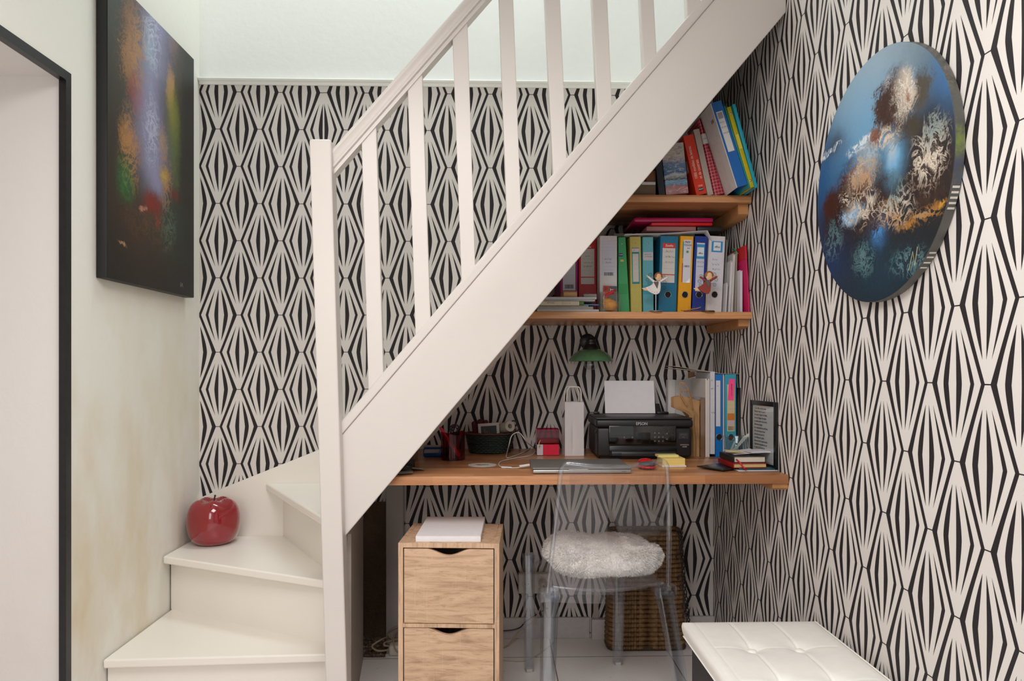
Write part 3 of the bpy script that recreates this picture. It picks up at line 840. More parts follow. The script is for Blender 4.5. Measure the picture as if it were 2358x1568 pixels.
for x, y, rx, ry in ((366, 0, 24, 60), (362, 70, 26, 60), (354, 140, 24, 55), (346, 205, 18, 50), (347, 270, 21, 55), (350, 330, 27, 55), (352, 385, 22, 45), (362, 425, 14, 28)):
    add(x, y, rx, ry, (152, 150, 184), .82, 0)
add(345, 110, 10, 40, (160, 182, 200), .6); add(376, 330, 14, 60, (176, 142, 110), .6, .3); add(378, 405, 12, 30, (188, 156, 84), .8, .4)
add(352, 470, 26, 36, (130, 44, 32), .8, .4); add(400, 447, 8, 12, (120, 26, 24), .8); add(362, 512, 8, 18, (158, 62, 34), .7, .6)
add(330, 478, 9, 6, (196, 130, 110), .8, .8); add(283, 565, 8, 4, (170, 130, 100), .8, .8)
for x, y, rx, ry in ((318, 120, 26, 120), (300, 340, 30, 120), (380, 420, 20, 90)):
    add(x, y, rx, ry, (176, 128, 78), .62, -1)
for x, y, rx, ry in ((352, 90, 26, 110), (350, 300, 24, 120)):
    add(x, y, rx, ry, (196, 196, 214), .55, -1)
add(350, 520, 70, 60, (96, 66, 44), .6, -1); add(388, 520, 24, 70, (92, 110, 92), .6, -1); add(290, 420, 24, 60, (60, 130, 60), .5, -1)
CAN = painted('tall_canvas', 1, 2, ((20, 24, 24), (33, 37, 35)), bl, .022, 46, .5)
w = MB(); w.rbox((.002, yn-L.y, 0), (.0385, yf_-L.y, 1.02), .003); w.build('stretcher_edge', M((17, 17, 18), .5, var=.2), t)
w = MB(); w.rbox((.0386, yn+.001-L.y, .001), (.040, yf_-.001-L.y, 1.019), .0006); w.build('painted_front', CAN, t)
q0 = PX(418, 657, XF)-L
w = MB(); w.tube([(.0403, q0.y-.012, q0.z-.008), (.0403, q0.y-.008, q0.z+.012), (.0403, q0.y-.002, q0.z-.006), (.0403, q0.y+.006, q0.z+.010), (.0403, q0.y+.012, q0.z-.006)], .0006, 4)
w.build('signature', M((150, 140, 132), .6), t)
# round canvas on the right wall
XF = XR-.024; cyc, czc, RRr = 1.785, 1.712, .318
t = thing('round_picture', 'round blue and brown abstract canvas hanging on the right wall', 'painting', (XR, cyc, czc)); L = Vector(t.location)
bl = []
def add(px, py, rpx, rpy, rgb, st=.9, rough=0.):
    q = PX(px, py, XF)-L; dpt = q.y+L.y; k = dpt/F
    bl.append((q.y, q.z, rpx*k*2.2*dpt/1.785, rpy*k*1.2, rgb, st, rough))
add(1990, 150, 110, 140, (160, 178, 190), 1.0); add(1960, 300, 80, 110, (138, 178, 206), .95); add(2020, 300, 70, 80, (112, 168, 206), .85)
add(2180, 215, 40, 110, (64, 128, 192), .9); add(1896, 430, 26, 130, (22, 84, 142), 1.0); add(1935, 400, 36, 70, (46, 110, 160), .8)
add(2150, 420, 95, 130, (34, 30, 30), 1.0); add(2080, 480, 90, 110, (40, 34, 30), .95); add(2130, 300, 40, 70, (44, 54, 66), .9); add(2170, 560, 50, 90, (16, 44, 66), .95)
add(2140, 390, 56, 100, (34, 27, 25), 1.7); add(2075, 455, 84, 70, (38, 28, 24), 1.6); add(2100, 545, 84, 74, (22, 28, 33), 1.7); add(2010, 565, 70, 60, (28, 30, 34), 1.5); add(1925, 515, 38, 60, (46, 31, 26), 1.3); add(2040, 650, 90, 40, (18, 36, 50), 1.3)
add(1905, 615, 40, 60, (10, 46, 92), .95); add(2020, 620, 60, 60, (24, 54, 72), .8); add(1915, 470, 22, 40, (66, 34, 24), .9, .5)
add(2060, 235, 42, 70, (84, 52, 36), 1.0, .6); add(2030, 250, 18, 50, (70, 40, 30), .9, .9); add(2120, 200, 28, 50, (74, 68, 58), .9, .6); add(2150, 330, 36, 60, (58, 44, 38), .8, -.9)
add(2085, 200, 24, 50, (226, 214, 200), .95, .5); add(2076, 240, 14, 40, (236, 226, 214), .8, .5); add(2050, 190, 14, 24, (226, 232, 240), .8, -.8)
add(2092, 220, 8, 30, (150, 92, 56), .8, .5); add(2100, 290, 26, 30, (62, 54, 42), .9, .4)
add(1920, 335, 20, 22, (60, 66, 78), .8, 0); add(1912, 348, 26, 8, (214, 222, 230), .85, -.8); add(1985, 330, 40, 16, (224, 230, 234), .85, -.9); add(2030, 300, 26, 18, (232, 236, 240), .9, -.8)
add(2015, 320, 20, 26, (130, 76, 50), .9, .7); add(1995, 380, 30, 60, (176, 190, 196), .75, .5); add(1972, 420, 34, 40, (168, 104, 66), .95, .7); add(1962, 450, 30, 50, (90, 52, 36), .9, .9)
add(1976, 408, 16, 22, (216, 208, 196), .9, .4); add(1965, 495, 26, 28, (170, 204, 232), .95, .5); add(1950, 455, 14, 26, (226, 214, 200), .85, .6); add(2005, 455, 26, 24, (150, 172, 200), .7, -.9)
add(2010, 500, 46, 40, (70, 50, 40), .8, .8); add(2058, 364, 19, 42, (104, 170, 214), 1.2, 0); add(2055, 350, 10, 26, (186, 196, 196), .8, 0)
add(2022, 532, 15, 24, (66, 142, 208), 1.0, 0); add(2060, 440, 16, 50, (110, 150, 150), .7, -.9); add(2165, 466, 22, 10, (196, 140, 48), .75, .6); add(2090, 512, 26, 10, (170, 116, 44), .7, .8); add(2125, 492, 26, 9, (170, 176, 160), .8, -.9)
add(2040, 470, 24, 14, (178, 120, 44), .8, .8); add(1990, 590, 30, 60, (48, 92, 100), .6, -1.0); add(2080, 600, 50, 50, (60, 100, 106), .55, -1.0); add(1920, 540, 26, 50, (70, 110, 116), .55, -1.0); add(2160, 380, 34, 70, (98, 112, 108), .5, -1.1); add(2110, 460, 40, 60, (90, 78, 66), .5, -1.1)
for x, y, rx, ry in ((2060, 250, 46, 80), (1975, 430, 46, 70), (2140, 400, 50, 90), (2030, 480, 60, 60)):
    add(x, y, rx, ry, (58, 36, 27), 1.1, -1)
for x, y, rx, ry in ((2085, 215, 34, 70), (1985, 400, 40, 60), (2140, 350, 50, 90), (1985, 480, 40, 50), (2040, 320, 40, 30), (2060, 480, 50, 50)):
    add(x, y, rx, ry, (214, 200, 184), .70, -1)
for x, y, rx, ry in ((2100, 600, 60, 50), (1920, 560, 30, 60), (2060, 440, 40, 60), (1985, 600, 40, 50), (2150, 300, 40, 60)):
    add(x, y, rx, ry, (104, 138, 142), .54, -1)
for x, y, rx, ry in ((2130, 490, 60, 22), (1985, 410, 40, 40), (2060, 500, 40, 30)):
    add(x, y, rx, ry, (186, 126, 58), .58, -1)
RND = painted('round_canvas', 1, 2, ((24, 36, 46), (38, 44, 46)), bl, .020, 52, .32)
w = MB(); seg = 96
T = Matrix.Rotation(-PI/2, 4, 'Y')      # lathe axis to -x
w.lathe([(RRr-.0015, .0015), (RRr, .003), (RRr, .0232)], seg, T)
RIM = painted('round_canvas_rim', 1, 2, ((70, 72, 72), (110, 106, 100)), [(-.2, .12, .1, .06, (150, 140, 118), .9, .6), (-.28, 0, .06, .05, (120, 140, 50), .8, .5), (-.28, -.06, .05, .05, (56, 76, 110), .8, .4),
     (-.25, .1, .05, .05, (60, 70, 84), .9, .5)], .01, 40, .45)
w.build('rim', RIM, t)
w = MB(); w.lathe([(RRr-.0004, .0233), (RRr-.001, .0245)], seg, T); w.build('painted_front', RND, t)
for a in [-.32-.036*i for i in range(5)]+[-.80, -.84, -.89, -.94]:      # pale dashes of paint on the rim
    w = MB(); n_ = 3; vs = []
    for k in range(n_+1):
        q = a-.0075+.015*k/n_; y, z = -math.cos(q)*(RRr+.0007), math.sin(q)*(RRr+.0007); vs += [(-.004, y, z), (-.020, y, z)]
    w.add(vs, [(2*k, 2*k+1, 2*k+3, 2*k+2) for k in range(n_)]); w.build('paint_dash', M((206, 202, 194), .6), t)
q0 = PX(2105, 600, XF)-L
w = MB(); w.tube([(-.0248, q0.y+.02, q0.z-.02), (-.0248, q0.y+.004, q0.z+.022), (-.0248, q0.y-.004, q0.z-.012), (-.0248, q0.y-.014, q0.z+.03)], .0008, 4); w.build('signature', M((190, 184, 150), .6), t)
# ------------------------------------------------------------------ things on the shelves
def X(px, Y): return PY(px, CY, Y).x
def Zat(py, px, Y): return PY(px, py, Y).z
def plate(parent, x0, x1, z0, z1, rgb, name='spine_label', y=-.0012, th=.0008, rough=.55):
    w = MB(); w.box((x0, y, z0), (x1, y+th, z1)); return w.build(name, M(rgb, rough, var=.02), parent, smooth=False)
def rules(parent, x0, x1, zs, y=-.0014, rgb=(150, 150, 160), name='ruled_lines', h=.0006):
    w = MB()
    for z in zs: w.box((x0, y, z), (x1, y+.0003, z+h))
    return w.build(name, M(rgb, .6, var=.02), parent, smooth=False)
def barcode(parent, x0, x1, z0, z1, y=-.0016, seed=1):
    w = MB(); rg = random.Random(seed); x = x0
    while x < x1:
        b_ = rg.uniform(.0006, .0022); w.box((x, y, z0), (min(x+b_, x1), y+.0003, z1)); x += b_+rg.uniform(.0006, .0016)
    return w.build('barcode', INK, parent, smooth=False)
def ring_hole(t, x, z, r=.0125, y=-.0012, metal=True):
    w = MB(); w.disc((x, y+.0008, z), r, 28, (0, -1, 0), .0008); w.build('finger_hole', M((10, 10, 12), .8), t)
    if metal:
        w = MB(); T = Matrix.Translation((x, y-.0002, z)) @ Matrix.Rotation(PI/2, 4, 'X')
        R = [[Vector((r*math.cos(a), r*math.sin(a), 0)) for a in [2*PI*i/32 for i in range(32)]]]
        w.tube([T @ p for p in R[0]], .0011, 6, True); w.build('hole_ring', STEEL, t, sharp=3)
TEXTDARK = M((40, 42, 52), .6, var=.05); TEXTWHITE = M((232, 230, 228), .6, var=.02); PEN = M((84, 84, 96), .6, var=.1)
def standing(name, label, cat, pxl, pxr, Y, zb, tilt=0., group=None, rotz=0.):
    """a thing standing on a shelf or desk, pivot on the corner it leans on; returns (thing, width, x0)"""
    wd_ = X(pxr, Y)-X(pxl, Y)
    a = math.radians(tilt)
    px = pxl if tilt < 0 else pxr if tilt > 0 else None
    x = X(px, Y) if px is not None else (X(pxl, Y)+X(pxr, Y))/2
    t = thing(name, label, cat, (x, Y, zb+.0004), 0, group, rot=(0, a, rotz))
    x0 = 0 if tilt < 0 else -wd_ if tilt > 0 else -wd_/2
    return t, wd_, x0
def binder(label, pxl, pxr, Y, zb, h, rgb, tilt=0., d=.285, name='lever_arch_file', cat='binder', group=None, wtop=None, hole=True, edge=(214, 210, 204), rivets=False, side=None):
    t, w_, x0 = standing(name, label, cat, pxl, pxr, Y, zb, tilt, group)
    w_ -= .0016; x0 += .0008; m = M(rgb, .42, var=.04, scale=90)
    x1 = x0+w_; xt = x1 if wtop is None else x0+wtop
    w = MB(); th = .0026
    def slab(a0, a1, y0, y1, b0=None, b1=None):
        b0 = a0 if b0 is None else b0; b1 = a1 if b1 is None else b1
        w.hexa([(a0, y0, 0), (a1, y0, 0), (a1, y1, 0), (a0, y1, 0), (b0, y0, h), (b1, y0, h), (b1, y1, h), (b0, y1, h)])
    slab(x0+.001, x1-.001, 0, th, x0+.001, xt-.001)
    slab(x0, x0+th, .0015, d); slab(x1-th, x1, .0015, d, xt-th, xt)
    o = w.build('cover', m, t); bv = o.modifiers.new('bevel', 'BEVEL'); bv.width = .001; bv.segments = 2; bv.limit_method = 'ANGLE'
    w = MB(); k = (xt-x0)/w_
    pw = min(w_-.008, max(.006, w_*.62))
    q0 = x0+.004; w.hexa([(q0, .03, .012), (q0+pw, .03, .012), (q0+pw, d-.02, .012), (q0, d-.02, .012), (q0, .03, h-.012), (q0+pw*k, .03, h-.012), (q0+pw*k, d-.02, h-.012), (q0, d-.02, h-.012)])
    w.build('paper_block', WHITEP, t)
    if hole: ring_hole(t, (x0+x1)/2, .072*h/.3)
    if rivets:
        for z in (h-.026, .0045):
            w = MB(); w.sphere(((x0+(x1 if z < .1 else xt))/2, -.0004, z), (.0034, .0018, .0034), 14, 8); w.build('rivet', STEEL, t, sharp=3)
    return t, x0, x1
HB = .309
g = 'files on the lower shelf'
# magenta
t, a, c = binder('magenta lever arch file with a barcode label, first of the row beside the stair string', 1290, 1331, 2.865, ZS2, .312, (150, 22, 104), group=g, d=.285)
l = plate(t, a+.010, c-.010, .098, .262, (206, 204, 214)); rules(l, a+.012, c-.012, [.14, .16, .18, .2, .22], rgb=(180, 186, 206)); barcode(l, a+.018, c-.018, .106, .122, seed=3); plate(t, a+.010, c-.010, .092, .0936, (206, 204, 214), 'label_line')
# red
t, a, c = binder('red lever arch file with a handwritten white label', 1332, 1374, 2.865, ZS2, .312, (176, 14, 24), group=g, d=.285)
l = plate(t, a+.009, c-.009, .124, .284, (196, 190, 186)); plate(l, a+.009, c-.009, .268, .284, (196, 44, 40), 'label_header', y=-.0015); text('Esselte', .013, TEXTWHITE, l, ((a+c)/2, -.0022, .276), name='brand_lettering', sx=.8)
plate(l, a+.009, c-.009, .150, .154, (190, 60, 50), 'label_band', y=-.0015); rules(l, a+.011, c-.011, [.178, .20, .226, .25])
scrawl(.034, .008, 5, PEN, l, ((a+c)/2, -.0016, .212)); scrawl(.030, .008, 9, PEN, l, ((a+c)/2-.002, -.0016, .196)); scrawl(.02, .007, 12, PEN, l, ((a+c)/2, -.0016, .238))
# white
t, a, c = binder('white lever arch file with a pale lined label and barcode left of the green binder', 1380.5, 1421.5, 2.796, ZS2, HB, (214, 209, 209), group=g, hole=False)
l = plate(t, a+.010, c-.008, .150, .288, (206, 206, 220)); rules(l, a+.012, c-.010, [.172, .186, .2, .222, .232, .25, .262, .276], rgb=(176, 180, 206)); barcode(l, a+.018, c-.016, .150, .163, seed=6)
scrawl(.030, .007, 21, PEN, l, ((a+c)/2, -.0016, .215)); scrawl(.022, .006, 24, PEN, l, ((a+c)/2, -.0016, .202))
# green slim
t, a, c = binder('green slim ring binder narrowing towards the top', 1423.5, 1451, 2.803, ZS2, HB-.004, (56, 158, 96), group=g, hole=False, rivets=True, wtop=.029, name='ring_binder')
l = plate(t, a+.002, a+.017, .228, .240, (30, 46, 100)); text('OXF', .007, TEXTWHITE, l, (a+.0095, -.0022, .234), name='brand_lettering'); plate(t, a+.008, a+.021, .207, .215, (196, 188, 120), 'price_sticker')
plate(t, a+.002, a+.036, .078, .118, (40, 146, 80), 'tape_band')
# yellow slim
t, a, c = binder('pale yellow slim ring binder with a teal edged label', 1452.5, 1479, 2.803, ZS2, HB-.002, (190, 176, 88), -.9, group=g, hole=False, rivets=True, name='ring_binder')
l = plate(t, a+.007, c-.008, .118, .262, (24, 128, 140)); plate(l, a+.010, c-.011, .126, .238, (198, 192, 184), 'label_paper', y=-.0015); l2 = plate(l, a+.008, c-.009, .246, .259, (214, 200, 196), 'label_logo', y=-.0016); scrawl(.018, .006, 3, M((176, 40, 50), .6), l2, ((a+c)/2, -.0019, .2525))
for k, z in enumerate((.222, .205, .188, .170)): scrawl(.012, .006, 40+k, TEXTWHITE, l, ((a+c)/2, -.0018, z))
# light blue slim
t, a, c = binder('light blue slim ring binder with a white paper label', 1480.5, 1506, 2.803, ZS2, HB-.003, (92, 166, 178), -.4, group=g, hole=False, rivets=True, name='ring_binder')
l = plate(t, a+.0015, c-.0015, .212, .245, (188, 184, 188)); scrawl(.030, .007, 51, PEN, l, ((a+c)/2, -.0016, .236)); scrawl(.026, .006, 53, PEN, l, ((a+c)/2-.002, -.0016, .227))
plate(t, a+.001, c-.001, .078, .112, (52, 156, 176), 'tape_band')
# teal
t, a, c = binder('teal lever arch file with a red headed label, behind the white angel', 1515.5, 1558, 2.80, ZS2, HB, (8, 104, 138), 1.6, group=g)
l = plate(t, a+.010, c-.012, .122, .280, (204, 198, 192)); plate(l, a+.010, c-.012, .260, .280, (200, 48, 44), 'label_header', y=-.0015); text('Esselte', .014, TEXTWHITE, l, ((a+c)/2, -.0022, .270), name='brand_lettering', sx=.8, shear=.2)
plate(l, a+.010, c-.012, .152, .156, (190, 60, 50), 'label_band', y=-.0015); rules(l, a+.012, c-.014, [.178, .2, .222, .244])
scrawl(.028, .008, 61, PEN, l, ((a+c)/2, -.0016, .248)); scrawl(.030, .008, 63, PEN, l, ((a+c)/2, -.0016, .226)); scrawl(.030, .008, 65, PEN, l, ((a+c)/2, -.0016, .204))
# orange yellow
t, a, c = binder('bright yellow lever arch file with a narrow white label', 1559.8, 1591, 2.80, ZS2, HB, (226, 158, 10), 2.3, group=g)
l = plate(t, a+.014, c-.008, .122, .294, (208, 206, 214)); text("PREM'", .011, TEXTDARK, l, ((a+c)/2+.003, -.0022, .284), sx=.8); text('TOUCH', .011, TEXTDARK, l, ((a+c)/2+.003, -.0022, .272), sx=.75); text('A4', .009, GREYINK, l, ((a+c)/2+.006, -.0022, .260))
w = MB(); w.disc(((a+c)/2+.003, -.0014, .246), .0052, 20); w.build('round_seal', M((96, 140, 60), .5), l)
plate(l, a+.010, a+.014, .124, .20, (168, 76, 60), 'colour_strip', y=-.0013); plate(l, a+.010, a+.014, .22, .286, (50, 130, 140), 'colour_strip', y=-.0013)
barcode(l, a+.018, c-.013, .184, .192, seed=8); w = MB(); w.add([(c-.009, -.0030, .122), (c-.026, -.0014, .122), (c-.009, -.0014, .142)], [(0, 1, 2)]); w.build('curled_corner', WHITEP, l)
# dark blue
t, a, c = binder('dark blue lever arch file with a blue and white label, behind the red angel', 1593, 1622.5, 2.80, ZS2, HB, (14, 46, 132), 2.4, group=g)
l = plate(t, a+.008, c-.010, .088, .282, (196, 198, 212)); plate(l, a+.008, c-.010, .218, .276, (44, 140, 190), 'label_header', y=-.0015); l2 = plate(l, a+.0105, c-.0125, .228, .264, (214, 216, 222), 'label_square', y=-.0018); text('office', .0105, TEXTDARK, l2, ((a+c)/2-.001, -.0025, .240), name='brand_lettering', sx=.78)
rules(l, a+.010, c-.012, [.13, .148, .166, .184, .2], rgb=(150, 170, 206)); scrawl(.024, .007, 71, PEN, l, ((a+c)/2-.001, -.0016, .205)); scrawl(.022, .006, 73, PEN, l, ((a+c)/2-.001, -.0016, .188))
# white office
t, a, c = binder('white lever arch file with a blue logo square, beside the loose papers', 1624.2, 1662, 2.799, ZS2, HB, (208, 203, 204), 3.0, group=g, side=1)
l = plate(t, a+.008, c-.008, .10, .290, (206, 206, 214)); plate(l, a+.010, c-.010, .244, .288, (40, 136, 190), 'label_header', y=-.0015); l2 = plate(l, a+.018, c-.018, .250, .284, (216, 218, 222), 'label_square', y=-.0018); text('office', .0125, TEXTDARK, l2, ((a+c)/2, -.0025, .265), name='brand_lettering', sx=.8)
rules(l, a+.012, c-.012, [.12, .14, .16, .18, .2, .222], rgb=(176, 186, 206)); scrawl(.018, .007, 81, PEN, l, ((a+c)/2-.008, -.0016, .214)); scrawl(.034, .007, 83, PEN, l, ((a+c)/2, -.0016, .194)); scrawl(.03, .007, 85, PEN, l, ((a+c)/2, -.0016, .176))

# loose papers and folders at the right end of the lower shelf
def sheets(label, xx, pyt, Y, th, rgb, tilt=0., d=.21, name='paper_sheaf', cat='papers', n=3, zb=ZS2, group=None, jag=.004):
    h = Zat(pyt, 1690, Y)-zb; x = xx
    t = thing(name, label, cat, (x, Y, zb+.0004), 0, group, rot=(0, math.radians(tilt), 0))
    for k in range(n):
        q = th/n; w = MB(); hh = h-(k % 2)*jag-(jag*.5 if k else 0); dd = d-(k % 3)*jag
        w.box((k*q-th/2, (k % 2)*jag*.5, 0), ((k+1)*q-th/2-.0003, dd, hh)); 
        m = M(tuple(max(0, min(255, v+(-4, 4, 0)[k % 3])) for v in rgb), .65, var=.02); w.build('sheet', m, t, smooth=False)
    return t, h
sheets('small white envelope, the lowest of the loose papers beside the white file', .9185, 651, 2.775, .006, (206, 204, 206), 3.1, n=2, name='envelope', cat='envelope')
sheets('tall grey plastic pocket with papers beside the white lever arch file', .9265, 552, 2.83, .004, (168, 166, 168), 3.1, n=2, name='plastic_pocket', cat='folder')
sheets('white papers standing just right of the small envelope', .9355, 600, 2.785, .008, (212, 209, 210), 3.0, n=3)
sheets('cream paper sheaf standing left of the grey folder', .9475, 584, 2.79, .009, (206, 200, 196), 2.4, n=3)
t, h = sheets('grey cardboard folder with a green corner tab at the right end of the lower shelf', .9590, 578, 2.78, .006, (150, 140, 126), 1.4, n=2, name='card_folder', cat='folder')
w = MB(); w.prism([(-.004, -.001, h-.004), (.004, -.001, h-.012), (.005, .030, h-.004), (-.002, .05, h+.014), (-.006, .03, h+.016)], (.003, 0, .001)); w.build('corner_tab', M((40, 160, 90), .5), t)
sheets('thick folded white letter standing in front of the grey folder', .9715, 622, 2.75, .010, (216, 212, 218), 0.0, d=.16, n=5)
t, h = sheets('bright pink card folder leaning left against the loose papers by the right wall', .9905, 566, 2.714, .005, (206, 24, 96), -3.2, n=1, name='card_folder', cat='folder')
w = MB(); w.box((-.0036, -.0005, h-.05), (.0030, .15, h+.002)); w.build('red_edge', M((196, 22, 34), .5), t)

# things lying on top of the files
def lying(name, label, cat, pxl, pxr, Y, z0, th, d, rgb, rough=.5, rotz=0., r=.002, var=.04, part=None, tip=0.):
    xa_, xb_ = X(pxl, Y), X(pxr, Y)
    w = MB(); w.rbox((-(xb_-xa_)/2, 0, .0003), ((xb_-xa_)/2, d, th), r)
    m = M(rgb, rough, var=var)
    if part:
        t = thing(name, label, cat, ((xa_+xb_)/2, Y, z0), rotz); w.build(part, m, t); return t, (xb_-xa_)/2
    return tag(w.build(name, m, None, ((xa_+xb_)/2, Y, z0), rot=(0, tip, rotz)), label, cat)
zt = ZS2+HB+.0035
lying('card_folder', 'flat grey-green folder lying across the tops of the files', 'folder', 1413, 1600, 2.835, zt, .014, .24, (112, 122, 100))
w = MB()       # bent white sheet
xa_, xb_, xc_ = X(1440, 2.778), X(1630, 2.778), X(1641, 2.778)
def bent(u, v):
    x = xa_+(xb_-xa_)*u; return (x, 2.780+.05*v+.003*u, zt+.0006+.016*u**1.5*(1-.2*v)+.001*math.sin(9*u))
w.sheet(bent, 24, 4, .0008)
e0, e1 = Vector(bent(1, 0)), Vector(bent(1, 1))
w.prism([e0, e1, Vector((xc_+.002, 2.779+.02, zt-.024)), Vector((xc_, 2.779, zt-.028))], (.0008, -.0002, 0))
tag(w.build('paper_sheet', WHITEP), 'bent white sheet lying along the front tops of the files, its right end folded down', 'paper')
lying('notebook', 'dusty pink notebook lying flat on the grey-green folder', 'notebook', 1489, 1603, 2.80, zt+.0175, .019, .16, (158, 112, 110), .6, r=.003)
lying('document_case', 'flat black document case lying under the red folder on the right', 'case', 1606, 1663, 2.80, zt+.0175, .019, .22, (24, 22, 24), .4)
lying('card_folder', 'red folder lying directly under the glossy magenta folder', 'folder', 1500, 1641, 2.785, zt+.0375, .012, .23, (196, 22, 30), .35, r=.004)
lying('card_folder', 'glossy magenta folder on top of the pile just under the upper shelf', 'folder', 1460, 1644, 2.79, zt+.0502, .021, .24, (168, 12, 78), .25, r=.0095)

# pile of magazines at the left end of the lower shelf
mz = ZS2; 
for k, (pl, pr, th, rgb, lab, Y) in enumerate((
    (1237, 1379, .0085, (206, 203, 202), 'thick white catalogue, the lowest of the magazine pile on the shelf', 2.716),
    (1238, 1366, .0105, (150, 143, 134), 'grey spined catalogue, second from the bottom of the magazine pile', 2.718),
    (1240, 1355, .0045, (196, 186, 164), 'thin cream booklet in the middle of the magazine pile', 2.722),
    (1242, 1334, .0145, (206, 196, 172), 'cream paperback with lettering on its spine in the magazine pile', 2.714),
    (1246, 1370, .0075, (180, 176, 174), 'grey magazine lying on the cream paperback in the magazine pile', 2.720),
    (1252, 1374, .0085, (192, 190, 192), 'glossy white magazine, topmost of the magazine pile', 2.718))):
    xa_, xb_ = X(pl, Y), X(pr, Y); t = thing('magazine', lab, 'magazine', ((xa_+xb_)/2, Y, mz+.0003), rnd.uniform(-.01, .01), 'magazines piled on the lower shelf')
    hw_ = (xb_-xa_)/2
    w = MB(); w.rbox((-hw_, 0, 0), (hw_, .142, th), .0012); w.build('cover', M(rgb, .4), t)
    w = MB()
    for q in range(3): w.box((-hw_+.004, -.0004, th*(.28+.2*q)), (hw_-.003, .0006, th*(.28+.2*q)+.0005))
    w.build('page_edges', M((150, 144, 138), .7), t, smooth=False)
    if k == 3:
        l = plate(t, -.044, -.020, .003, .0125, (206, 196, 172), 'spine_title', y=-.0012); text('STYLES', .0085, TEXTDARK, l, (-.033, -.0016, .0075))
        plate(t, hw_+.0005, hw_+.018, .001, .0135, (70, 110, 44), 'green_block', y=.002, th=.01)
        q_ = plate(t, .012, .042, .0045, .0105, (96, 90, 84), 'spine_box', y=-.0011); plate(q_, .013, .041, .0055, .0095, (206, 196, 172), 'spine_box_inner', y=-.0014)
    mz += th+.0006
lying('leaflet', 'blue and white leaflet sticking out of the right side of the magazine pile', 'leaflet', 1344, 1380, 2.722, ZS2+.0255, .0040, .12, (90, 136, 176), rotz=.12)
w = MB(); w.box((-.011, -.004, .0), (.011, .006, .0075)); w.prism([(-.010, .006, .0075), (.010, .006, .0075), (.006, .02, .0072), (-.006, .02, .0072)], (0, 0, .0006))
# small paperbacks lying on the pile
t = thing('paperback_book', 'small tan paperback lying on top of the magazine pile', 'book', ((X(1297, 2.73)+X(1330, 2.73))/2, 2.728, mz+.0004), .04)
w = MB(); w.rbox((-.027, 0, 0), (.027, .085, .0195), .004); w.build('page_block', M((190, 150, 96), .7, var=.1), t)
w = MB(); w.rbox((-.0275, .002, .0197), (.0275, .086, .0212), .0006); w.build('cover', M((206, 172, 118), .5), t)
lying('paperback_book', 'grey paperback lying tilted right of the tan paperback', 'book', 1344, 1374, 2.730, mz+.0004, .0125, .075, (150, 140, 132), .6, rotz=-.06)

# glass jar with a red ribbon and a card behind
jx = X(1408.5, 2.715); js = .039
t = thing('glass_jar', 'square glass jar holding something yellow, tied with a red ribbon', 'jar', (jx, 2.722, ZS2+.0004), .03)
def sqr(s, z, r=.009, n=5):
    out = []
    for sx_, sy_, a0 in ((1, 1, 0), (-1, 1, 90), (-1, -1, 180), (1, -1, 270)):
        for k in range(n):
            an = math.radians(a0+90*k/(n-1)); out.append((sx_*(s-r)+r*math.cos(an), js+sy_*(s-r)+r*math.sin(an), z))
    return out
w = MB(); w.loft([sqr(js-.003, 0), sqr(js-.0005, .004), sqr(js-.0005, .066), sqr(js-.003, .071), sqr(js+.001, .073), sqr(js+.001, .078), sqr(js-.004, .078), sqr(js-.004, .066), sqr(js-.004, .005), sqr(js-.006, .004)])
w.build('glass_body', clear('jar_glass', (248, 251, 247), .45, .035), t)
w = MB(); w.sphere((.002, js, .028), (.030, .028, .024), 24, 14); w.sphere((-.008, js, .044), (.020, .022, .014), 20, 10)
o = w.build('yellow_filling', M((226, 140, 4), .45, var=.18, scale=60, bump=.4), t, sharp=3)
RIB = M((196, 20, 34), .45)
w = MB(); w.tube([(-.026, .006, .060), (-.015, -.001, .068), (-.004, -.002, .073), (.006, -.002, .079), (.016, .004, .085)], [.003, .005, .0042, .006, .002], 8); w.tube([(-.012, .002, .074), (-.002, -.002, .074), (.012, .002, .069)], [.002, .0045, .002], 8)
w.build('ribbon', RIB, t)
def card(label, pxl, pxr, pyt, Y, tilt, rgb, extra=None):
    x = (X(pxl, Y)+X(pxr, Y))/2; h = Zat(pyt, pxl, Y)-ZS2; hw_ = (X(pxr, Y)-X(pxl, Y))/2
    t = thing('gift_card', label, 'card', (x, Y+.02, ZS2+.0004), rot=(math.radians(-8), math.radians(tilt), 0)); w = MB(); w.rbox((-hw_, -.0006, 0), (hw_, .0006, h), .0004); w.build('card', M(rgb, .35), t); return t, hw_, h
lean = 2.7
t = thing('gift_card', 'red and dark grey gift card standing upright in the glass jar', 'card', (X(1410, 2.72), 2.7855, ZS2+.048), rot=(0, math.radians(2), 0))
w = MB(); w.rbox((-.027, 0, 0), (.027, .001, .060), .0004); w.build('card', M((92, 84, 88), .35), t)
q = plate(t, -.027, -.003, .0, .060, (178, 62, 40), 'red_panel', y=-.0008, th=.0007); text('92', .013, TEXTDARK, q, (-.016, -.0012, .048), rot=(PI/2, -PI/2, 0)); text('ZT', .018, TEXTWHITE, t, (.008, -.0008, .040), rot=(PI/2, -PI/2, 0))

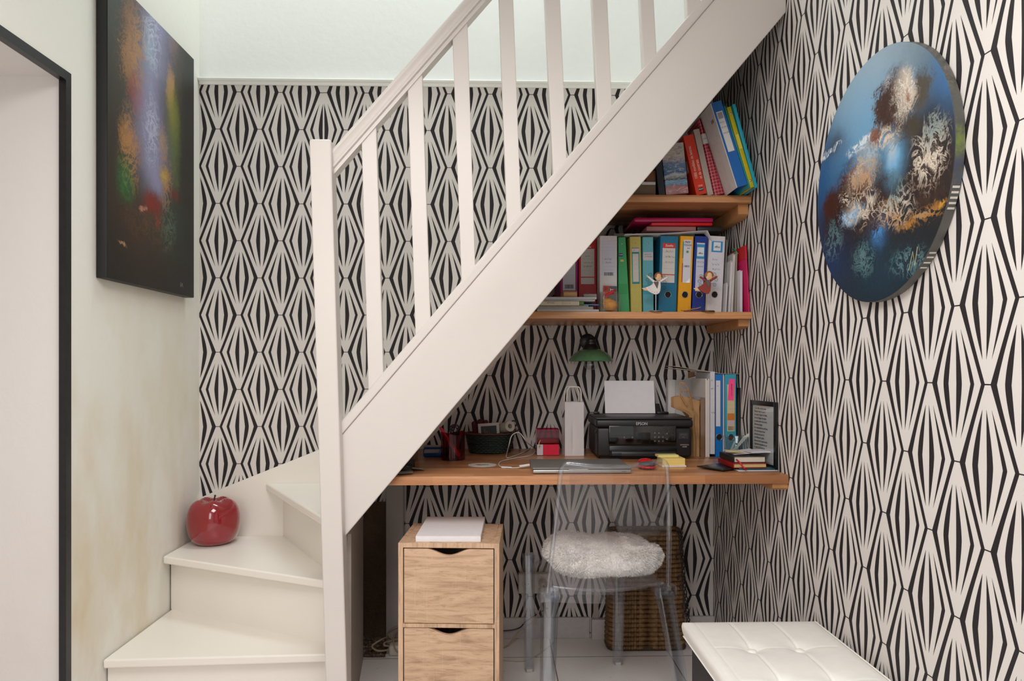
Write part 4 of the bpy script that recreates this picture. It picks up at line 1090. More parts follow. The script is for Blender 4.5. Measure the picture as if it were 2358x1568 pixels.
# angel figurines
U = .00167/8.13
def angel(label, bx, by, rod, pts, head, arms, legs, heart, spirals, dress_rgb, hair_rgb, Y, dots=False, rod_rgb=(190, 186, 180), base_rgb=(140, 136, 130)):
    x = X(1460+bx/8.13, Y)
    t = thing('angel_figurine', label, 'figurine', (x, Y, ZS2+.0004), group='angel figurines on the lower shelf')
    P = lambda u, v, y=0.: Vector(((u-bx)*U, y, (by-v)*U))
    w = MB(); w.lathe([(.026, 0), (.026, .002), (.024, .0042), (.004, .0046)], 32); w.build('base', M(base_rgb, .4, .6), t)
    w = MB(); w.tube([P(rod[0], by-20), P(rod[0]+2, rod[1]-30)], .0017, 8); w.build('rod', M(rod_rgb, .35, .5), t)
    w = MB(); w.prism([P(u, v, -.004) for u, v in pts], (0, .008, 0)); o = w.build('dress', M(dress_rgb, .55, var=.05), t); bv = o.modifiers.new('bevel', 'BEVEL'); bv.width = .0018; bv.segments = 3
    if dots:
        for u, v in ((265, 510), (295, 547), (330, 577), (378, 590), (425, 588)):
            w = MB(); w.disc(P(u, v, -.0042), .0018, 12); w.build('dress_dot', M((206, 170, 160), .6), o)
    SK = M((226, 184, 140), .55, var=.03)
    hu, hv, hr = head
    w = MB(); w.sphere(P(hu, hv+8, -.003), (hr*U, .006, hr*U*1.08), 24, 14); hd = w.build('head', SK, t, sharp=3)
    # hair cap round the crown
    w = MB(); R = []
    for i in range(25):
        a_ = math.radians(-28+236*i/24); R.append(a_)
    cpt = P(hu, hv+2, 0); rr_ = hr*U
    ring = [[cpt+Vector((rr_*1.12*math.cos(a_), y, rr_*1.15*math.sin(a_))) for y in (-.006, .006)]+[cpt+Vector((rr_*(.62+.10*math.sin(a_*9))*math.cos(a_), .006, rr_*(.62+.1*math.sin(a_*9))*math.sin(a_)+rr_*.18)), cpt+Vector((rr_*(.66+.10*math.sin(a_*9))*math.cos(a_), -.0095, rr_*(.62+.1*math.sin(a_*9))*math.sin(a_)+rr_*.18))] for a_ in R]
    w.loft(ring, True, True); w.build('hair', M(hair_rgb, .7, var=.15, scale=120), t)
    for du in (-22, 16):
        w = MB(); w.sphere(P(hu+du, hv+2, -.0090), .0007, 8, 6); w.build('eye', M((30, 24, 22), .5), hd)
    w = MB(); w.tube([P(hu-24, hv+36, -.0086), P(hu-4, hv+46, -.0090), P(hu+18, hv+36, -.0086)], .0003, 4); w.build('mouth', M((150, 80, 66), .6), hd)
    for (u0, v0, u1, v1) in arms:
        w = MB(); a_, b_ = P(u0, v0, -.002), P(u1, v1, -.002); w.tube([a_, a_.lerp(b_, .5), a_.lerp(b_, .86)], [.0050, .0042, .0036], 10); o = w.build('sleeve', M(dress_rgb, .55, var=.05), t)
        w = MB(); w.tube([a_.lerp(b_, .84), b_], [.0027, .0020], 8); w.sphere(b_, .0030, 10, 8); w.build('hand', SK, o)
    w = MB(); w.prism([P(u, v, -.003) for u, v in legs], (0, .006, 0)); o = w.build('legs', SK, t); bv = o.modifiers.new('bevel', 'BEVEL'); bv.width = .0015; bv.segments = 2
    w = MB(); w.prism([P(u, v, -.0062) for u, v in heart], (0, .0022, 0)); w.build('heart', M((96, 84, 78), .6), t)
    for (u, v, r, s_) in spirals:
        w = MB(); n = 34; w.tube([P(u+s_*r*(1-.72*i/n)*math.cos(.4+4.2*PI*i/n), v-r*(1-.72*i/n)*math.sin(.4+4.2*PI*i/n), .004) for i in range(n+1)], .0005, 5)
        c0 = P(u+s_*r*math.cos(.4), v-r*math.sin(.4), .004); w.tube([c0, P((pts[0][0]+pts[2][0])/2, pts[0][1]+20, .004)], .0005, 5)
        w.build('wing_wire', M((40, 36, 36), .5, .3), t)
angel('wooden angel figurine in a white dress flying on a metal rod', 407, 957, (407, 640), [(365, 385), (430, 370), (492, 380), (500, 470), (492, 560), (470, 605), (430, 630), (380, 630), (310, 598), (250, 560), (212, 498), (290, 470), (340, 440)], (455, 288, 68),
      [(375, 392, 238, 275), (488, 385, 640, 297)], [(138, 512), (215, 500), (250, 562), (185, 556)], [(358, 398), (380, 384), (402, 396), (428, 382), (455, 392), (452, 430), (428, 524)],
      [(305, 265, 44, 1), (255, 352, 40, 1), (292, 420, 40, 1), (572, 305, 40, -1), (585, 400, 38, -1), (568, 500, 40, -1)], (224, 218, 214), (146, 84, 44), 2.718, True)
angel('wooden angel figurine in a rust red dress flying on a metal rod', 1385, 952, (1352, 620), [(1325, 365), (1380, 350), (1432, 365), (1440, 450), (1428, 560), (1405, 605), (1370, 616), (1310, 598), (1240, 556), (1186, 490), (1250, 455), (1300, 425)], (1402, 262, 72),
      [(1335, 362, 1210, 278), (1428, 362, 1572, 272)], [(1103, 506), (1186, 498), (1222, 560), (1160, 556)], [(1330, 378), (1355, 362), (1378, 374), (1400, 360), (1424, 370), (1415, 430), (1385, 502)],
      [(1260, 285, 44, 1), (1230, 375, 42, 1), (1250, 450, 38, 1), (1512, 245, 42, -1), (1545, 345, 42, -1), (1515, 440, 40, -1)], (140, 50, 36), (150, 96, 40), 2.716, False, (150, 120, 84), (100, 80, 50))
# small flat wooden bird ornament lying before the yellow file
t = thing('flat_ornament', 'small brown wooden ornament with wire lying on the shelf between the two angels', 'ornament', (X(1598, 2.715), 2.722, ZS2+.0004), .1)
w = MB(); w.prism([(-.042, -.006, 0), (.030, -.008, 0), (.040, .002, 0), (.02, .014, 0), (-.03, .012, 0)], (0, 0, .005)); o = w.build('wooden_body', M((116, 62, 40), .5, var=.2), t)
w = MB(); w.prism([(-.030, -.004, .0052), (.012, -.006, .0120), (.030, .0, .0175), (.012, .008, .0120), (-.02, .008, .0056)], (0, 0, .003)); w.build('wing_plate', M((178, 130, 60), .45), t)
w = MB(); w.tube([(-.018, 0, .008), (-.020, -.002, .018), (-.010, 0, .022), (-.006, .002, .012), (-.002, 0, .020), (.004, 0, .022), (.004, 0, .010)], .0006, 5); w.tube([(-.052, -.002, .006), (-.044, 0, .004), (-.034, -.002, .005)], .0010, 5); w.build('wire', M((120, 90, 60), .4, .5), t)

# ------------------------------------------------------------------ upper shelf
YU = 2.722
lying('book', 'wide taupe book lying flat at the left of the upper shelf', 'book', 1457, 1510, 2.730, ZS1, .042, .22, (112, 94, 76), .7)
lying('booklet', 'thin white booklet lying on the taupe book on the upper shelf', 'booklet', 1478, 1510, 2.728, ZS1+.0425, .012, .2, (206, 200, 196), .6)
lying('book', 'brown leather book lying topmost of the flat pile on the upper shelf', 'book', 1488, 1510, 2.735, ZS1+.055, .044, .2, (110, 66, 30), .5)
def book(label, pxl, pxr, h, rgb, tilt, d=.20, Y=YU, name='book', cat='book', pages=True, rgb2=None, group=None, th=.0022):
    t, w_, x0 = standing(name, label, cat, pxl, pxr, Y, ZS1, tilt, group); x1 = x0+w_-.001
    w = MB(); w.box((x0, 0, 0), (x1, th, h)); w.box((x0, th, 0), (x0+th, d, h)); w.box((x1-th, th, 0), (x1, d, h)); 
    o = w.build('cover', M(rgb, .38, var=.04), t)
    if pages: w = MB(); w.box((x0+th+.0004, th+.0005, .003), (x1-th-.0004, d-.004, h-.004)); w.build('page_block', M(rgb2 or (206, 196, 180), .8), t, smooth=False)
    return t, x0, x1
hcol = lambda pyt, px: Zat(pyt, px, YU)-ZS1
t, a, c = book('dark navy book standing upright beside the flat pile on the upper shelf', 1517.5, 1532, .185, (22, 24, 40), -5.8)
# box wrapped in marbled paper
t, w_, x0 = standing('wrapped_box', 'box wrapped in marbled blue, white and pink paper standing on the upper shelf', 'box', 1534.5, 1587, YU, ZS1, -6.0)
b = NB('marbled'); v = b.coord(); s = b.sep(v); n = b.noise(v, 16, 5, .6, 1.6); n2 = b.noise(b.mapping(v, (1, 1, 3)), 34, 4, .6, 2.0)
hgt = b.math('ADD', s[2], b.math('MULTIPLY_ADD', n, .05, -.025))
colr = b.ramp(b.math('DIVIDE', hgt, .24), [(.09, C(176, 118, 116)), (.14, C(160, 100, 110)), (.155, C(88, 142, 176)), (.22, C(120, 160, 186)), (.235, C(40, 44, 52)), (.30, C(176, 182, 184)), (.33, C(56, 96, 140)), (.50, C(96, 130, 166)), (.56, C(170, 160, 170)), (.62, C(190, 182, 174)), (.9, C(196, 188, 180))], 'LINEAR')
colr = b.mix(b.math('MULTIPLY', b.math('GREATER_THAN', n2, .56), .45), colr, C(90, 92, 110)); colr = b.mix(b.math('MULTIPLY', b.math('LESS_THAN', n2, .42), .45), colr, C(216, 206, 200))
b.bsdf(colr, .22, 0, b.bump(n, .15, .004), coat=.4)
w = MB(); w.rbox((x0, 0, 0), (x0+w_-.001, .2, .200), .003); w.build('wrapping', b.m, t)
w = MB(); w.box((x0+.002, -.0006, .185), (x0+w_-.004, .0002, .189)); w.build('tape_strip', clear('tape', (240, 240, 236), .6, .1), t)
# orange book
t, a, c = book('thick orange French book of letter templates leaning on the upper shelf', 1604, 1628.5, .236, (206, 46, 10), -12.8, d=.17)
text('1000 modèles de lettres', .0165, M((236, 206, 190), .6), t, (a+(c-a)*.36, -.0006, .128), (PI/2, -PI/2, 0), 'spine_title', sx=.80); text('et de contrats', .0165, M((236, 206, 190), .6), t, (a+(c-a)*.78, -.0006, .098), (PI/2, -PI/2, 0), 'spine_title', sx=.80)
text('2008', .009, M((236, 206, 190), .6), t, ((a+c)/2+.002, -.0006, .034), (PI/2, 0, 0), 'year_lettering'); q = plate(t, (a+c)/2-.008, (a+c)/2+.011, .014, .026, (30, 24, 26), 'publisher_plate', y=-.0008); text('PRAT', .0075, TEXTWHITE, q, ((a+c)/2+.0015, -.0014, .020), (PI/2, 0, 0), 'publisher_lettering')
w = MB(); w.box((a-.0006, .03, .10), (a, .075, .145)); w.build('cover_sticker', M((206, 190, 180), .6), t)
# grey book
t, a, c = book('pale grey book without lettering leaning behind the orange book', 1629.8, 1643.5, .262, (176, 160, 150), -12.3, d=.19, rgb2=(190, 180, 168))
# red checked roll
t, w_, x0 = standing('notebook', 'red checked notebook with a white paper band leaning on the upper shelf', 'notebook', 1645.5, 1671, YU, ZS1, -12.2)
b = NB('red_check'); v = b.coord(); s = b.sep(v)
def ln_(c_, p, wd): return b.math('LESS_THAN', b.math('ABSOLUTE', b.math('SUBTRACT', b.math('FRACT', b.math('DIVIDE', c_, p)), .5)), wd)
gridm = b.math('MAXIMUM', ln_(s[2], .0125, .07), ln_(b.math('ADD', s[0], b.math('MULTIPLY', s[1], .7)), .012, .06))
b.bsdf(b.mix(b.math('MULTIPLY', gridm, .7), C(150, 14, 34), C(214, 150, 156)), .5)
def wedge(z0, z1, e=0., r=.008):
    R = []
    for z in (z0, z1):
        wz = (w_-.001)+(.013-w_+.001)*z/.305; q = []
        for cx_, cy_, a0 in ((x0+wz-r, .16-r, 0), (x0+r, .16-r, 90), (x0+r, r, 180), (x0+wz-r, r, 270)):
            for k in (0, 30, 60, 90): q.append((cx_+(r+e)*math.cos(math.radians(a0+k)), cy_+(r+e)*math.sin(math.radians(a0+k)), z))
        R.append(q)
    return MB().loft(R)
wedge(0, .305).build('cover', b.m, t)
q = wedge(.205, .245, .0006).build('paper_band', M((200, 192, 190), .6), t); scrawl(.012, .004, 9, PEN, q, (x0+.010, -.0012, .225))
# white sided file with blue spine
YG = 2.60
t, w_, x0 = standing('lever_arch_file', 'white sided file with a broad blue spine and white label leaning on the upper shelf', 'binder', 1696.5, 1723, YG, ZS1, -17.6)
hh = .328; x1 = x0+w_-.001; XG = t.location.x; tg = t
w = MB(); w.box((x0+.003, 0, 0), (x1, .003, hh)); w.box((x1-.003, .003, 0), (x1, .28, hh)); o = w.build('spine', M((14, 92, 164), .4), t)
w = MB(); w.box((x0, .0005, 0), (x0+.0028, .28, hh)); q = w.build('white_board', M((204, 198, 196), .5), t)
w = MB(); w.box((x0+.006, .02, .01), (x0+w_*.6, .25, hh-.02)); w.build('paper_block', WHITEP, t)
w = MB(); w.box((x0-.0004, .02, .262), (x0, .032, .274)); w.box((x0-.0004, .036, .262), (x0, .044, .275)); w.build('recycling_print', GREYINK, q)
l = plate(t, x0+.010, x1-.008, .135, .290, (206, 202, 200)); plate(l, x0+.013, x1-.011, .262, .286, (140, 140, 146), 'label_logo', y=-.0016); rules(l, x0+.012, x1-.010, [.205, .225, .242])
for k, z in enumerate((.248, .230, .208)): scrawl(.020, .006, 91+k, PEN, l, ((x0+x1)/2+.001, -.0018, z))
# plastic folders
def pfold(label, x, h, rgb, tilt, th, d=.24, name='plastic_folder'):
    t = thing(name, label, 'folder', (x, YG, ZS1+.0004), rot=(0, math.radians(tilt), 0)); w = MB(); w.rbox((0, .001, 0), (th, d, h), .0012); w.build('cover', M(rgb, .25, var=.05), t); return t
xq = XG+(w_)/math.cos(math.radians(17.6))+.0014
pfold('thin teal plastic folder leaning just right of the blue spined file', xq, .318, (12, 132, 138), -17.3, .0045)
t = pfold('yellow plastic ring folder with metal rivets leaning on the upper shelf', xq+.0056, .312, (176, 164, 10), -16.6, .015)
for z in (.285, .026):
    w = MB(); w.sphere((.008, .0004, z), (.0042, .002, .0042), 14, 8); w.build('rivet', STEEL, t, sharp=3)
plate(t, .002, .013, .150, .205, (206, 192, 60), 'spine_label', y=-.0002)
pfold('turquoise plastic folder, nearest the right wall on the upper shelf', xq+.0222, .322, (26, 150, 172), -15.4, .0115)
# ------------------------------------------------------------------ things on the desk
def DP(px, py): return PZ(px, py, ZD)
def onD(px, py): p = DP(px, py); return Vector((p.x, p.y, ZD+.0004))
# printer
YP = 2.785; pxl, pxr = X(1373, YP), X(1597, YP); PW = pxr-pxl; PH = .162
t = thing('printer', 'black desktop printer with a sheet of white paper in its rear feeder', 'printer', ((pxl+pxr)/2, YP, ZD+.0004), math.radians(-1.2))
h = PW/2; PRX = t.location.x+h
w = MB(); w.rbox((-h+.004, .012, .006), (h-.004, .295, PH-.036), .012, seg=3); w.box((-h+.02, .03, 0), (h-.02, .28, .008)); w.build('lower_body', M((26, 25, 27), .45, var=.12, scale=200), t)
w = MB(); w.rbox((-h, .004, PH-.036), (h, .30, PH-.004), .010, seg=3); w.build('scanner_body', M((28, 27, 29), .42, var=.12, scale=200), t)
w = MB(); w.rbox((-h+.003, .008, PH-.0035), (h-.003, .296, PH+.002), .002); w.build('scanner_lid', M((40, 37, 38), .42, var=.15, scale=200), t)
GLB = M((9, 9, 10), .08, coat=1., var=.0)
x0, x1 = -h+.050, h-.068
w = MB(); w.rbox((x0, .003, .056), (x1, .012, .134), .006, seg=3); pan = w.build('control_panel', GLB, t)
w = MB(); w.rbox((-.034, .0022, .064), (.022, .0032, .106), .0004); w.build('screen', M((16, 16, 18), .15), pan)
RINGM = M((78, 84, 92), .4)
btns = [(-.082, .087), (-.050, .087), (.040, .104), (.056, .104), (.040, .088), (.056, .088), (.072, .088), (.040, .072), (.056, .072), (.072, .072), (.088, .102), (.088, .080)]
for k, (bx, bz) in enumerate(btns):
    w = MB(); r = .0052; w.tube([(bx+r*math.cos(a), .0024, bz+r*math.sin(a)) for a in [2*PI*i/20 for i in range(20)]], .00035, 4, True); bt = w.build('button', RINGM, pan, sharp=3)
    w = MB(); w.disc((bx, .0030, bz), .0015, 10, (0, -1, 0), .0006); w.build('button_icon', M((190, 192, 196), .5), bt)
for k in range(4):      # wavy pattern of the panel's right end
    w = MB(); r = .003+.0042*k; w.tube([(x1-.013+r*.55*math.cos(a), .0026, .092+r*1.25*math.sin(a)+.001*math.sin(3*a)) for a in [2*PI*i/28 for i in range(28)]], .0006, 4, True); w.build('wave_mark', M((62, 56, 54), .4), pan, sharp=3)
text('EPSON', .0165, M((196, 192, 190), .4), t, (-.012, .0036, .1405), name='brand_lettering', ext=.0006, sx=.92)
w = MB(); w.rbox((x0+.004, .004, .012), (x1+.002, .016, .052), .002); w.build('paper_slot', M((10, 10, 11), .25), t)
w = MB(); w.rbox((x0+.010, -.010, .013), (x1-.004, .006, .031), .003); w.rbox((x0+.048, -.0115, .012), (x1-.050, -.004, .029), .003); w.build('output_tray', M((34, 33, 36), .35, var=.1), t)
q = plate(t, x1+.010, x1+.048, .080, .106, (46, 45, 48), 'model_plate', y=.0098, th=.004, rough=.35); text('XP-3105', .007, M((110, 108, 108), .5), q, (x1+.029, .0092, .097)); text('WiFi', .006, M((110, 108, 108), .5), q, (x1+.029, .0092, .087))
text('EXPRESSION', .0062, M((206, 170, 160), .5), t, (x1+.034, .0110, .056)); text('HOME', .0062, M((206, 200, 196), .5), t, (x1+.034, .0110, .048))
w = MB(); w.rbox((-h-.0004, .03, .100), (-h+.004, .045, .112), .001); w.build('side_notch', M((8, 8, 8), .4), t)
w = MB(); w.prism([(-.09, .262, PH+.0025), (.125, .262, PH+.0025), (.118, .285, PH+.045), (-.083, .285, PH+.045)], (0, .004, 0)); 
w.build('rear_feeder', BLACKPL, t)
w = MB(); w.rbox((.100, .235, PH+.002), (.148, .262, PH+.012), .002); w.rbox((-h+.02, .24, PH+.002), (-h+.045, .262, PH+.012), .003); w.build('feeder_base', BLACKPL, t)
# sheet in the feeder
s0, s1 = X(1391, 3.04)-t.location.x, X(1506, 3.04)-t.location.x
w = MB(); w.prism([(s0, .2555, PH+.0045), (s1, .2555, PH+.0045), (s1+.002, .300, PH+.145), (s0+.002, .300, PH+.145)], (0, .0012, 0))
sp_ = w.build('paper_sheet', WHITEP, None, t.location, math.radians(-1.2)); tag(sp_, 'white paper standing in the rear feeder of the black printer', 'paper')

# laptop
a_, b_ = onD(1227, 1094), onD(1455, 1092); LW = (b_-a_).length
t = thing('laptop', 'closed silver laptop lying at the front edge of the desk', 'laptop', (a_.x+LW/2, 2.400, ZD+.0004), 0)
ALU = M((178, 176, 174), .36, .85, var=.03)
w = MB(); w.rbox((-LW/2+.001, .001, .0025), (LW/2-.001, .232, .0150), .003, seg=3); w.build('base', ALU, t)
w = MB(); w.rbox((-LW/2, 0, .0158), (LW/2, .232, .0226), .003, seg=3); w.build('lid', M((120, 117, 114), .55, .25, var=.03), t)
w = MB(); w.box((-.045, -.0004, .0140), (.020, .0014, .0168)); w.build('thumb_notch', M((206, 204, 202), .3, .6), t)
w = MB(); w.rbox((LW/2-.034, -.0003, .0080), (LW/2-.018, .001, .0094), .0004); w.build('front_slot', M((60, 58, 58), .4), t)
w = MB(); 
for sx_ in (-1, 1): w.lathe([(.006, 0), (.006, .0024)], 12, Matrix.Translation((sx_*(LW/2-.03), .03, 0)))
w.build('foot', M((30, 30, 30), .6), t)

# power cord of the laptop
CORD = M((206, 200, 194), .5, var=.02)
def curve_pts(pts, n=8):
    """smooth path through points"""
    P = [Vector(p) for p in pts]; out = []
    for i in range(len(P)-1):
        p0, p1, p2_, p3 = P[max(i-1, 0)], P[i], P[i+1], P[min(i+2, len(P)-1)]
        for k in range(n):
            u = k/n; out.append(.5*((2*p1)+(-p0+p2_)*u+(2*p0-5*p1+4*p2_-p3)*u*u+(-p0+3*p1-3*p2_+p3)*u**3))
    return out+[P[-1]]
def dz(px, py, z=.0032): p = onD(px, py); return Vector((p.x, p.y, ZD+z))
loopt = PY(1190, 996, 2.80)
pts = [dz(1220, 1079, .012), dz(1195, 1079, .004), dz(1170, 1079), dz(1152, 1076), dz(1149, 1069), dz(1158, 1063), dz(1190, 1056), dz(1220, 1051), dz(1231, 1043), dz(1226, 1034, .010), PY(1213, 1018, 2.84), PY(1200, 1000, 2.81), loopt, PY(1178, 1004, 2.80), PY(1172, 1025, 2.79), dz(1166, 1052, .006), dz(1168, 1056), dz(1180, 1053), dz(1204, 1044), dz(1218, 1035), dz(1222, 1030), PY(1224, 1014, 3.10)]
t = thing('power_cord', 'white laptop power cord looping across the desk', 'cord', tuple(dz(1200, 1060, .0006)))
L = Vector(t.location)
w = MB(); w.tube([Vector((p.x, p.y, max(p.z, ZD+.0025)))-L for p in curve_pts(pts)], .0019, 8); w.build('cable', CORD, t, sharp=3)
w = MB(); a_, b_ = dz(1196, 1080, .009)-L, dz(1219, 1079, .013)-L; w.tube([a_, b_], .0050, 10); w.build('plug', M((222, 218, 214), .4), t)
w = MB(); w.tube([dz(1155, 1078, .0035)-L, dz(1178, 1079, .0035)-L], .0032, 8); w.build('cable_sleeve', M((220, 218, 220), .3), t)
# round coaster
p = onD(1110.5, 1071); r = (onD(1143, 1071)-onD(1078, 1071)).length/2
t = thing('round_card', 'round white card with a coloured print lying flat on the desk', 'coaster', tuple(p))
w = MB(); w.lathe([(r, 0), (r, .0012)], 40); w.build('disc', M((214, 208, 202), .5), t)
w = MB(); w.lathe([(r*.86, .0013), (r*.84, .00135)], 40, caps=False); w.build('printed_ring', M((150, 170, 180), .5), t)
for k, (x, y, rx, ry, c) in enumerate(((-.016, .006, .012, .008, (196, 120, 40)), (-.010, -.008, .010, .006, (190, 80, 40)), (.008, .004, .012, .007, (90, 150, 60)), (.004, -.006, .008, .006, (150, 170, 50)), (.020, .0, .006, .005, (40, 70, 140)))):
    w = MB(); w.add([(x+rx*math.cos(2*PI*i/16), y+ry*math.sin(2*PI*i/16), .0014) for i in range(16)], [list(range(16))]); w.build('printed_patch', M(c, .5), t)
# pen cup
p = onD(1043, 1058); 
t = thing('pen_cup', 'translucent dark pink pen cup with a wavy rim on the desk', 'cup', tuple(p)); PINKC = clear('pink_plastic', (222, 70, 126), .35, .03, .08)
cr = .046; ch = .106
w = MB(); R = []
for z, r in ((0, cr), (.3*ch, cr), (.6*ch, cr), (ch, cr*1.02)):
    R.append([((r+.0016*math.cos(10*a))*math.cos(a), (r+.0016*math.cos(10*a))*math.sin(a), z+(.006*math.sin(2*a+.6) if z == ch else 0)) for a in [2*PI*i/60 for i in range(60)]])
R2 = [[(x*.95, y*.95, max(z, .004)) for x, y, z in r] for r in R[::-1]]
w.loft(R+R2, True, True); w.build('cup_body', PINKC, t)
HOT = M((250, 30, 96), .35)
def pen(name, label, cat, a, b_, ra, rb, m, tipm=None):
    a, b_ = Vector(a), Vector(b_); t = thing(name, label, cat, tuple(a)); d = b_-a
    w = MB(); w.tube([(0, 0, 0), d*.04, d*.35, d*.62, d*.96, d], [ra*.5, ra, ra*.98, (ra+rb)/2*.9, rb, rb*.5], 12); w.build('barrel', m, t, sharp=3)
    return t, d
b0 = PY(1058, 1057, p.y-.012); b0.z = max(b0.z, ZD+.012); tip = PY(1013, 983, p.y+.006)
t, d = pen('marker_pen', 'hot pink plastic pen standing slanted in the pink cup', 'pen', b0, tip, .0086, .0050, HOT)
w = MB(); w.tube([d*.30+Vector((.004, -.0075, .002)), d*.60+Vector((.004, -.0068, .002))], .0024, 8); w.build('printed_strip', M((120, 40, 110), .5), t)
pen('pencil', 'green pencil standing behind the hot pink pen in the pink cup', 'pencil', (p.x+.004, p.y+.014, ZD+.006), tuple(PY(1019, 986, p.y+.022)), .0038, .0034, M((20, 120, 60), .4))
# black openwork ornament
c = PY(1047, 989, p.y+.012); t = thing('openwork_ornament', 'small black openwork wire ball on a stem standing in the pink cup', 'ornament', (c.x, c.y, ZD+.006))
cz = c.z-ZD-.006; w = MB()
for k in range(9):
    ax = Vector((math.sin(k*1.3), math.cos(k*2.1), math.sin(k*.7)+.3)).normalized(); q = Vector((0, 0, 1)).rotation_difference(ax).to_matrix()
    w.tube([q @ Vector((.0215*math.cos(2*PI*i/22), .0215*math.sin(2*PI*i/22), 0))*1.0+Vector((0, 0, cz)) for i in range(22)], .0013, 5, True)
w.build('wire_ball', BLACKPL, t, sharp=3); w = MB(); w.tube([(.004, 0, .004), (0, 0, cz-.018)], .004, 8); w.build('stem', BLACKPL, t)
# cardboard box and blue packet at the left
t = thing('cardboard_box', 'brown cardboard box standing half hidden at the left end of the desk', 'box', tuple(onD(962, 1062)), math.radians(20))
w = MB(); w.rbox((-.036, -.002, 0), (.0, .05, .076), .001); w.build('carton', M((116, 84, 58), .8, var=.1), t)
w = MB(); w.prism([(-.008, .05, .0765), (.002, .052, .078), (.050, .060, .098), (.046, .066, .100), (-.008, .06, .080)], (0, .001, .0014)); w.build('flap', M((170, 160, 150), .7), t)
t = thing('tissue_packet', 'blue packet with a white label lying on the desk left of the pink cup', 'packet', tuple(onD(1000, 1058)+Vector((0, .055, 0))), math.radians(-3))
w = MB(); w.rbox((-.052, 0, 0), (.052, .05, .040), .010, seg=3); w.build('wrapper', M((18, 74, 150), .3, var=.15, scale=14), t)
w = MB(); w.prism([(-.047, -.0008, .018), (.012, -.0008, .020), (.018, -.0008, .034), (-.044, -.0008, .033)], (0, .0006, 0)); w.build('packet_label', M((170, 168, 172), .5), t); w = MB(); w.rbox((-.050, .004, .0402), (.052, .048, .046), .002); w.build('top_band', M((150, 156, 166), .4), t)
# leaflets at the far left end
lying('leaflet', 'black printed leaflet lying at the left end of the desk under the stair string', 'leaflet', 905, 947, 2.46, ZD, .012, .08, (24, 22, 22), .4)
t = thing('paper_sheet', 'crumpled pale paper slip lying right of the black leaflet', 'paper', tuple(onD(955, 1083)), .1)
w = MB(); w.sheet(lambda u, v: (-.03+.062*u, -.02+.05*v, .004+.006*math.sin(3*u+2*v)*(1-u*.5)+.003*v), 10, 8, .0008); w.build('sheet', M((168, 158, 146), .6), t)
t = thing('leaflet', 'thin grey leaflet nearest the desk front edge at the far left', 'leaflet', tuple(onD(920, 1093)), .12)
w = MB(); w.sheet(lambda u, v: (-.05+.095*u, -.01+.05*v, .003+.004*u*u), 10, 4, .0010); w.build('sheet', M((150, 146, 140), .5), t)
lying('card_stack', 'dark upright stack of cards against the stair string behind the black leaflet', 'cards', 910, 952, 2.555, ZD, .030, .05, (44, 40, 38), .6)

# woven dark basket
def woven(prof, seg, rows, amp, rad, waves, shape, cap=True):
    """prof(k) -> (scale, z); shape(a, s) -> xy"""
    w = MB()
    for k in range(rows):
        s_, z = prof(k/(rows-1)); P = []
        for i in range(seg):
            a = 2*PI*i/seg; off = amp*math.cos(waves*a+k*PI)
            x, y = shape(a, s_, off); P.append((x, y, z))
        w.tube(P, rad, 5, True)
    return w
bx = onD(1127, 1046); cy_ = bx.y+.062
def oval(a, s_, off): return ((.102*s_+off)*math.cos(a), (.066*s_+off)*math.sin(a))
t = thing('wicker_basket', 'small dark green wicker basket heaped with odds and ends on the desk', 'basket', (X(1128, cy_), cy_, ZD+.0004))
w = woven(lambda u: (.84+.16*u, .006+.074*u), 140, 11, .0018, .0042, 28, oval); 
w.loft([[oval(2*PI*i/40, .82, 0)+(.002,) for i in range(40)], [oval(2*PI*i/40, .82, 0)+(.005,) for i in range(40)]])
w.build('woven_body', M((30, 42, 36), .45, var=.3, scale=80), t, sharp=3)
w = MB(); w.tube([oval(2*PI*i/60, 1.03, 0)+(.083+.0015*math.sin(30*PI*i/60),) for i in range(60)], .0050, 8, True); w.build('rim', M((70, 40, 26), .5, var=.3, scale=80), t, sharp=3)
bz = ZD+.0004; bxx = t.location.x
def inb(px, py, dy=0.): q = PY(px, py, cy_+dy); return q
# red cloth rolls
t = thing('cloth_roll', 'dark red gathered pouch in the wicker basket', 'pouch', (X(1104, cy_+.02), cy_+.02, ZD+.030))
for k, (dx, hh_, r) in enumerate(((-.024, .102, .0105), (.004, .112, .0125), (.028, .108, .0115))):
    w = MB(); w.tube([(dx*.4, -.01, 0), (dx*.7, 0, hh_*.5), (dx, .004, hh_*.95), (dx, .004, hh_)], [r*1.25, r*1.25, r, r*.5], 14); w.build('fold', M((74, 10, 22), .8, var=.25, scale=60), t, sharp=3)
# white card with dark print
c0, c1 = inb(1103, 1001, -.018), inb(1154, 1001, -.018)
t = thing('photo_card', 'white card with a dark square print leaning in the wicker basket', 'card', ((c0.x+c1.x)/2, cy_-.018, ZD+.050), rot=(math.radians(-8), math.radians(-4), 0)); hw_ = (c1.x-c0.x)/2
w = MB(); w.rbox((-hw_, 0, 0), (hw_-.004, .002, .078), .0008); w.build('card', M((190, 178, 170), .5), t); l = plate(t, -hw_+.012, hw_-.016, .0, .066, (24, 20, 20), 'dark_print')
for k in range(4): plate(l, -hw_+.018+.009*k, -hw_+.020+.009*k, .024, .030+.008*((k*7) % 4), (120, 96, 70), 'print_mark', y=-.0016)
# tissue roll
c0 = inb(1166, 988, 0.0); t = thing('paper_roll', 'white paper roll lying in the wicker basket', 'roll', (c0.x, cy_, c0.z+.008), rot=(math.radians(78), 0, math.radians(28)))
w = MB(); w.lathe([(.010, -.034), (.023, -.034), (.0235, -.03), (.0235, .03), (.023, .034), (.010, .034), (.010, -.034)], 32, caps=False); w.build('roll', M((190, 180, 166), .8), t)
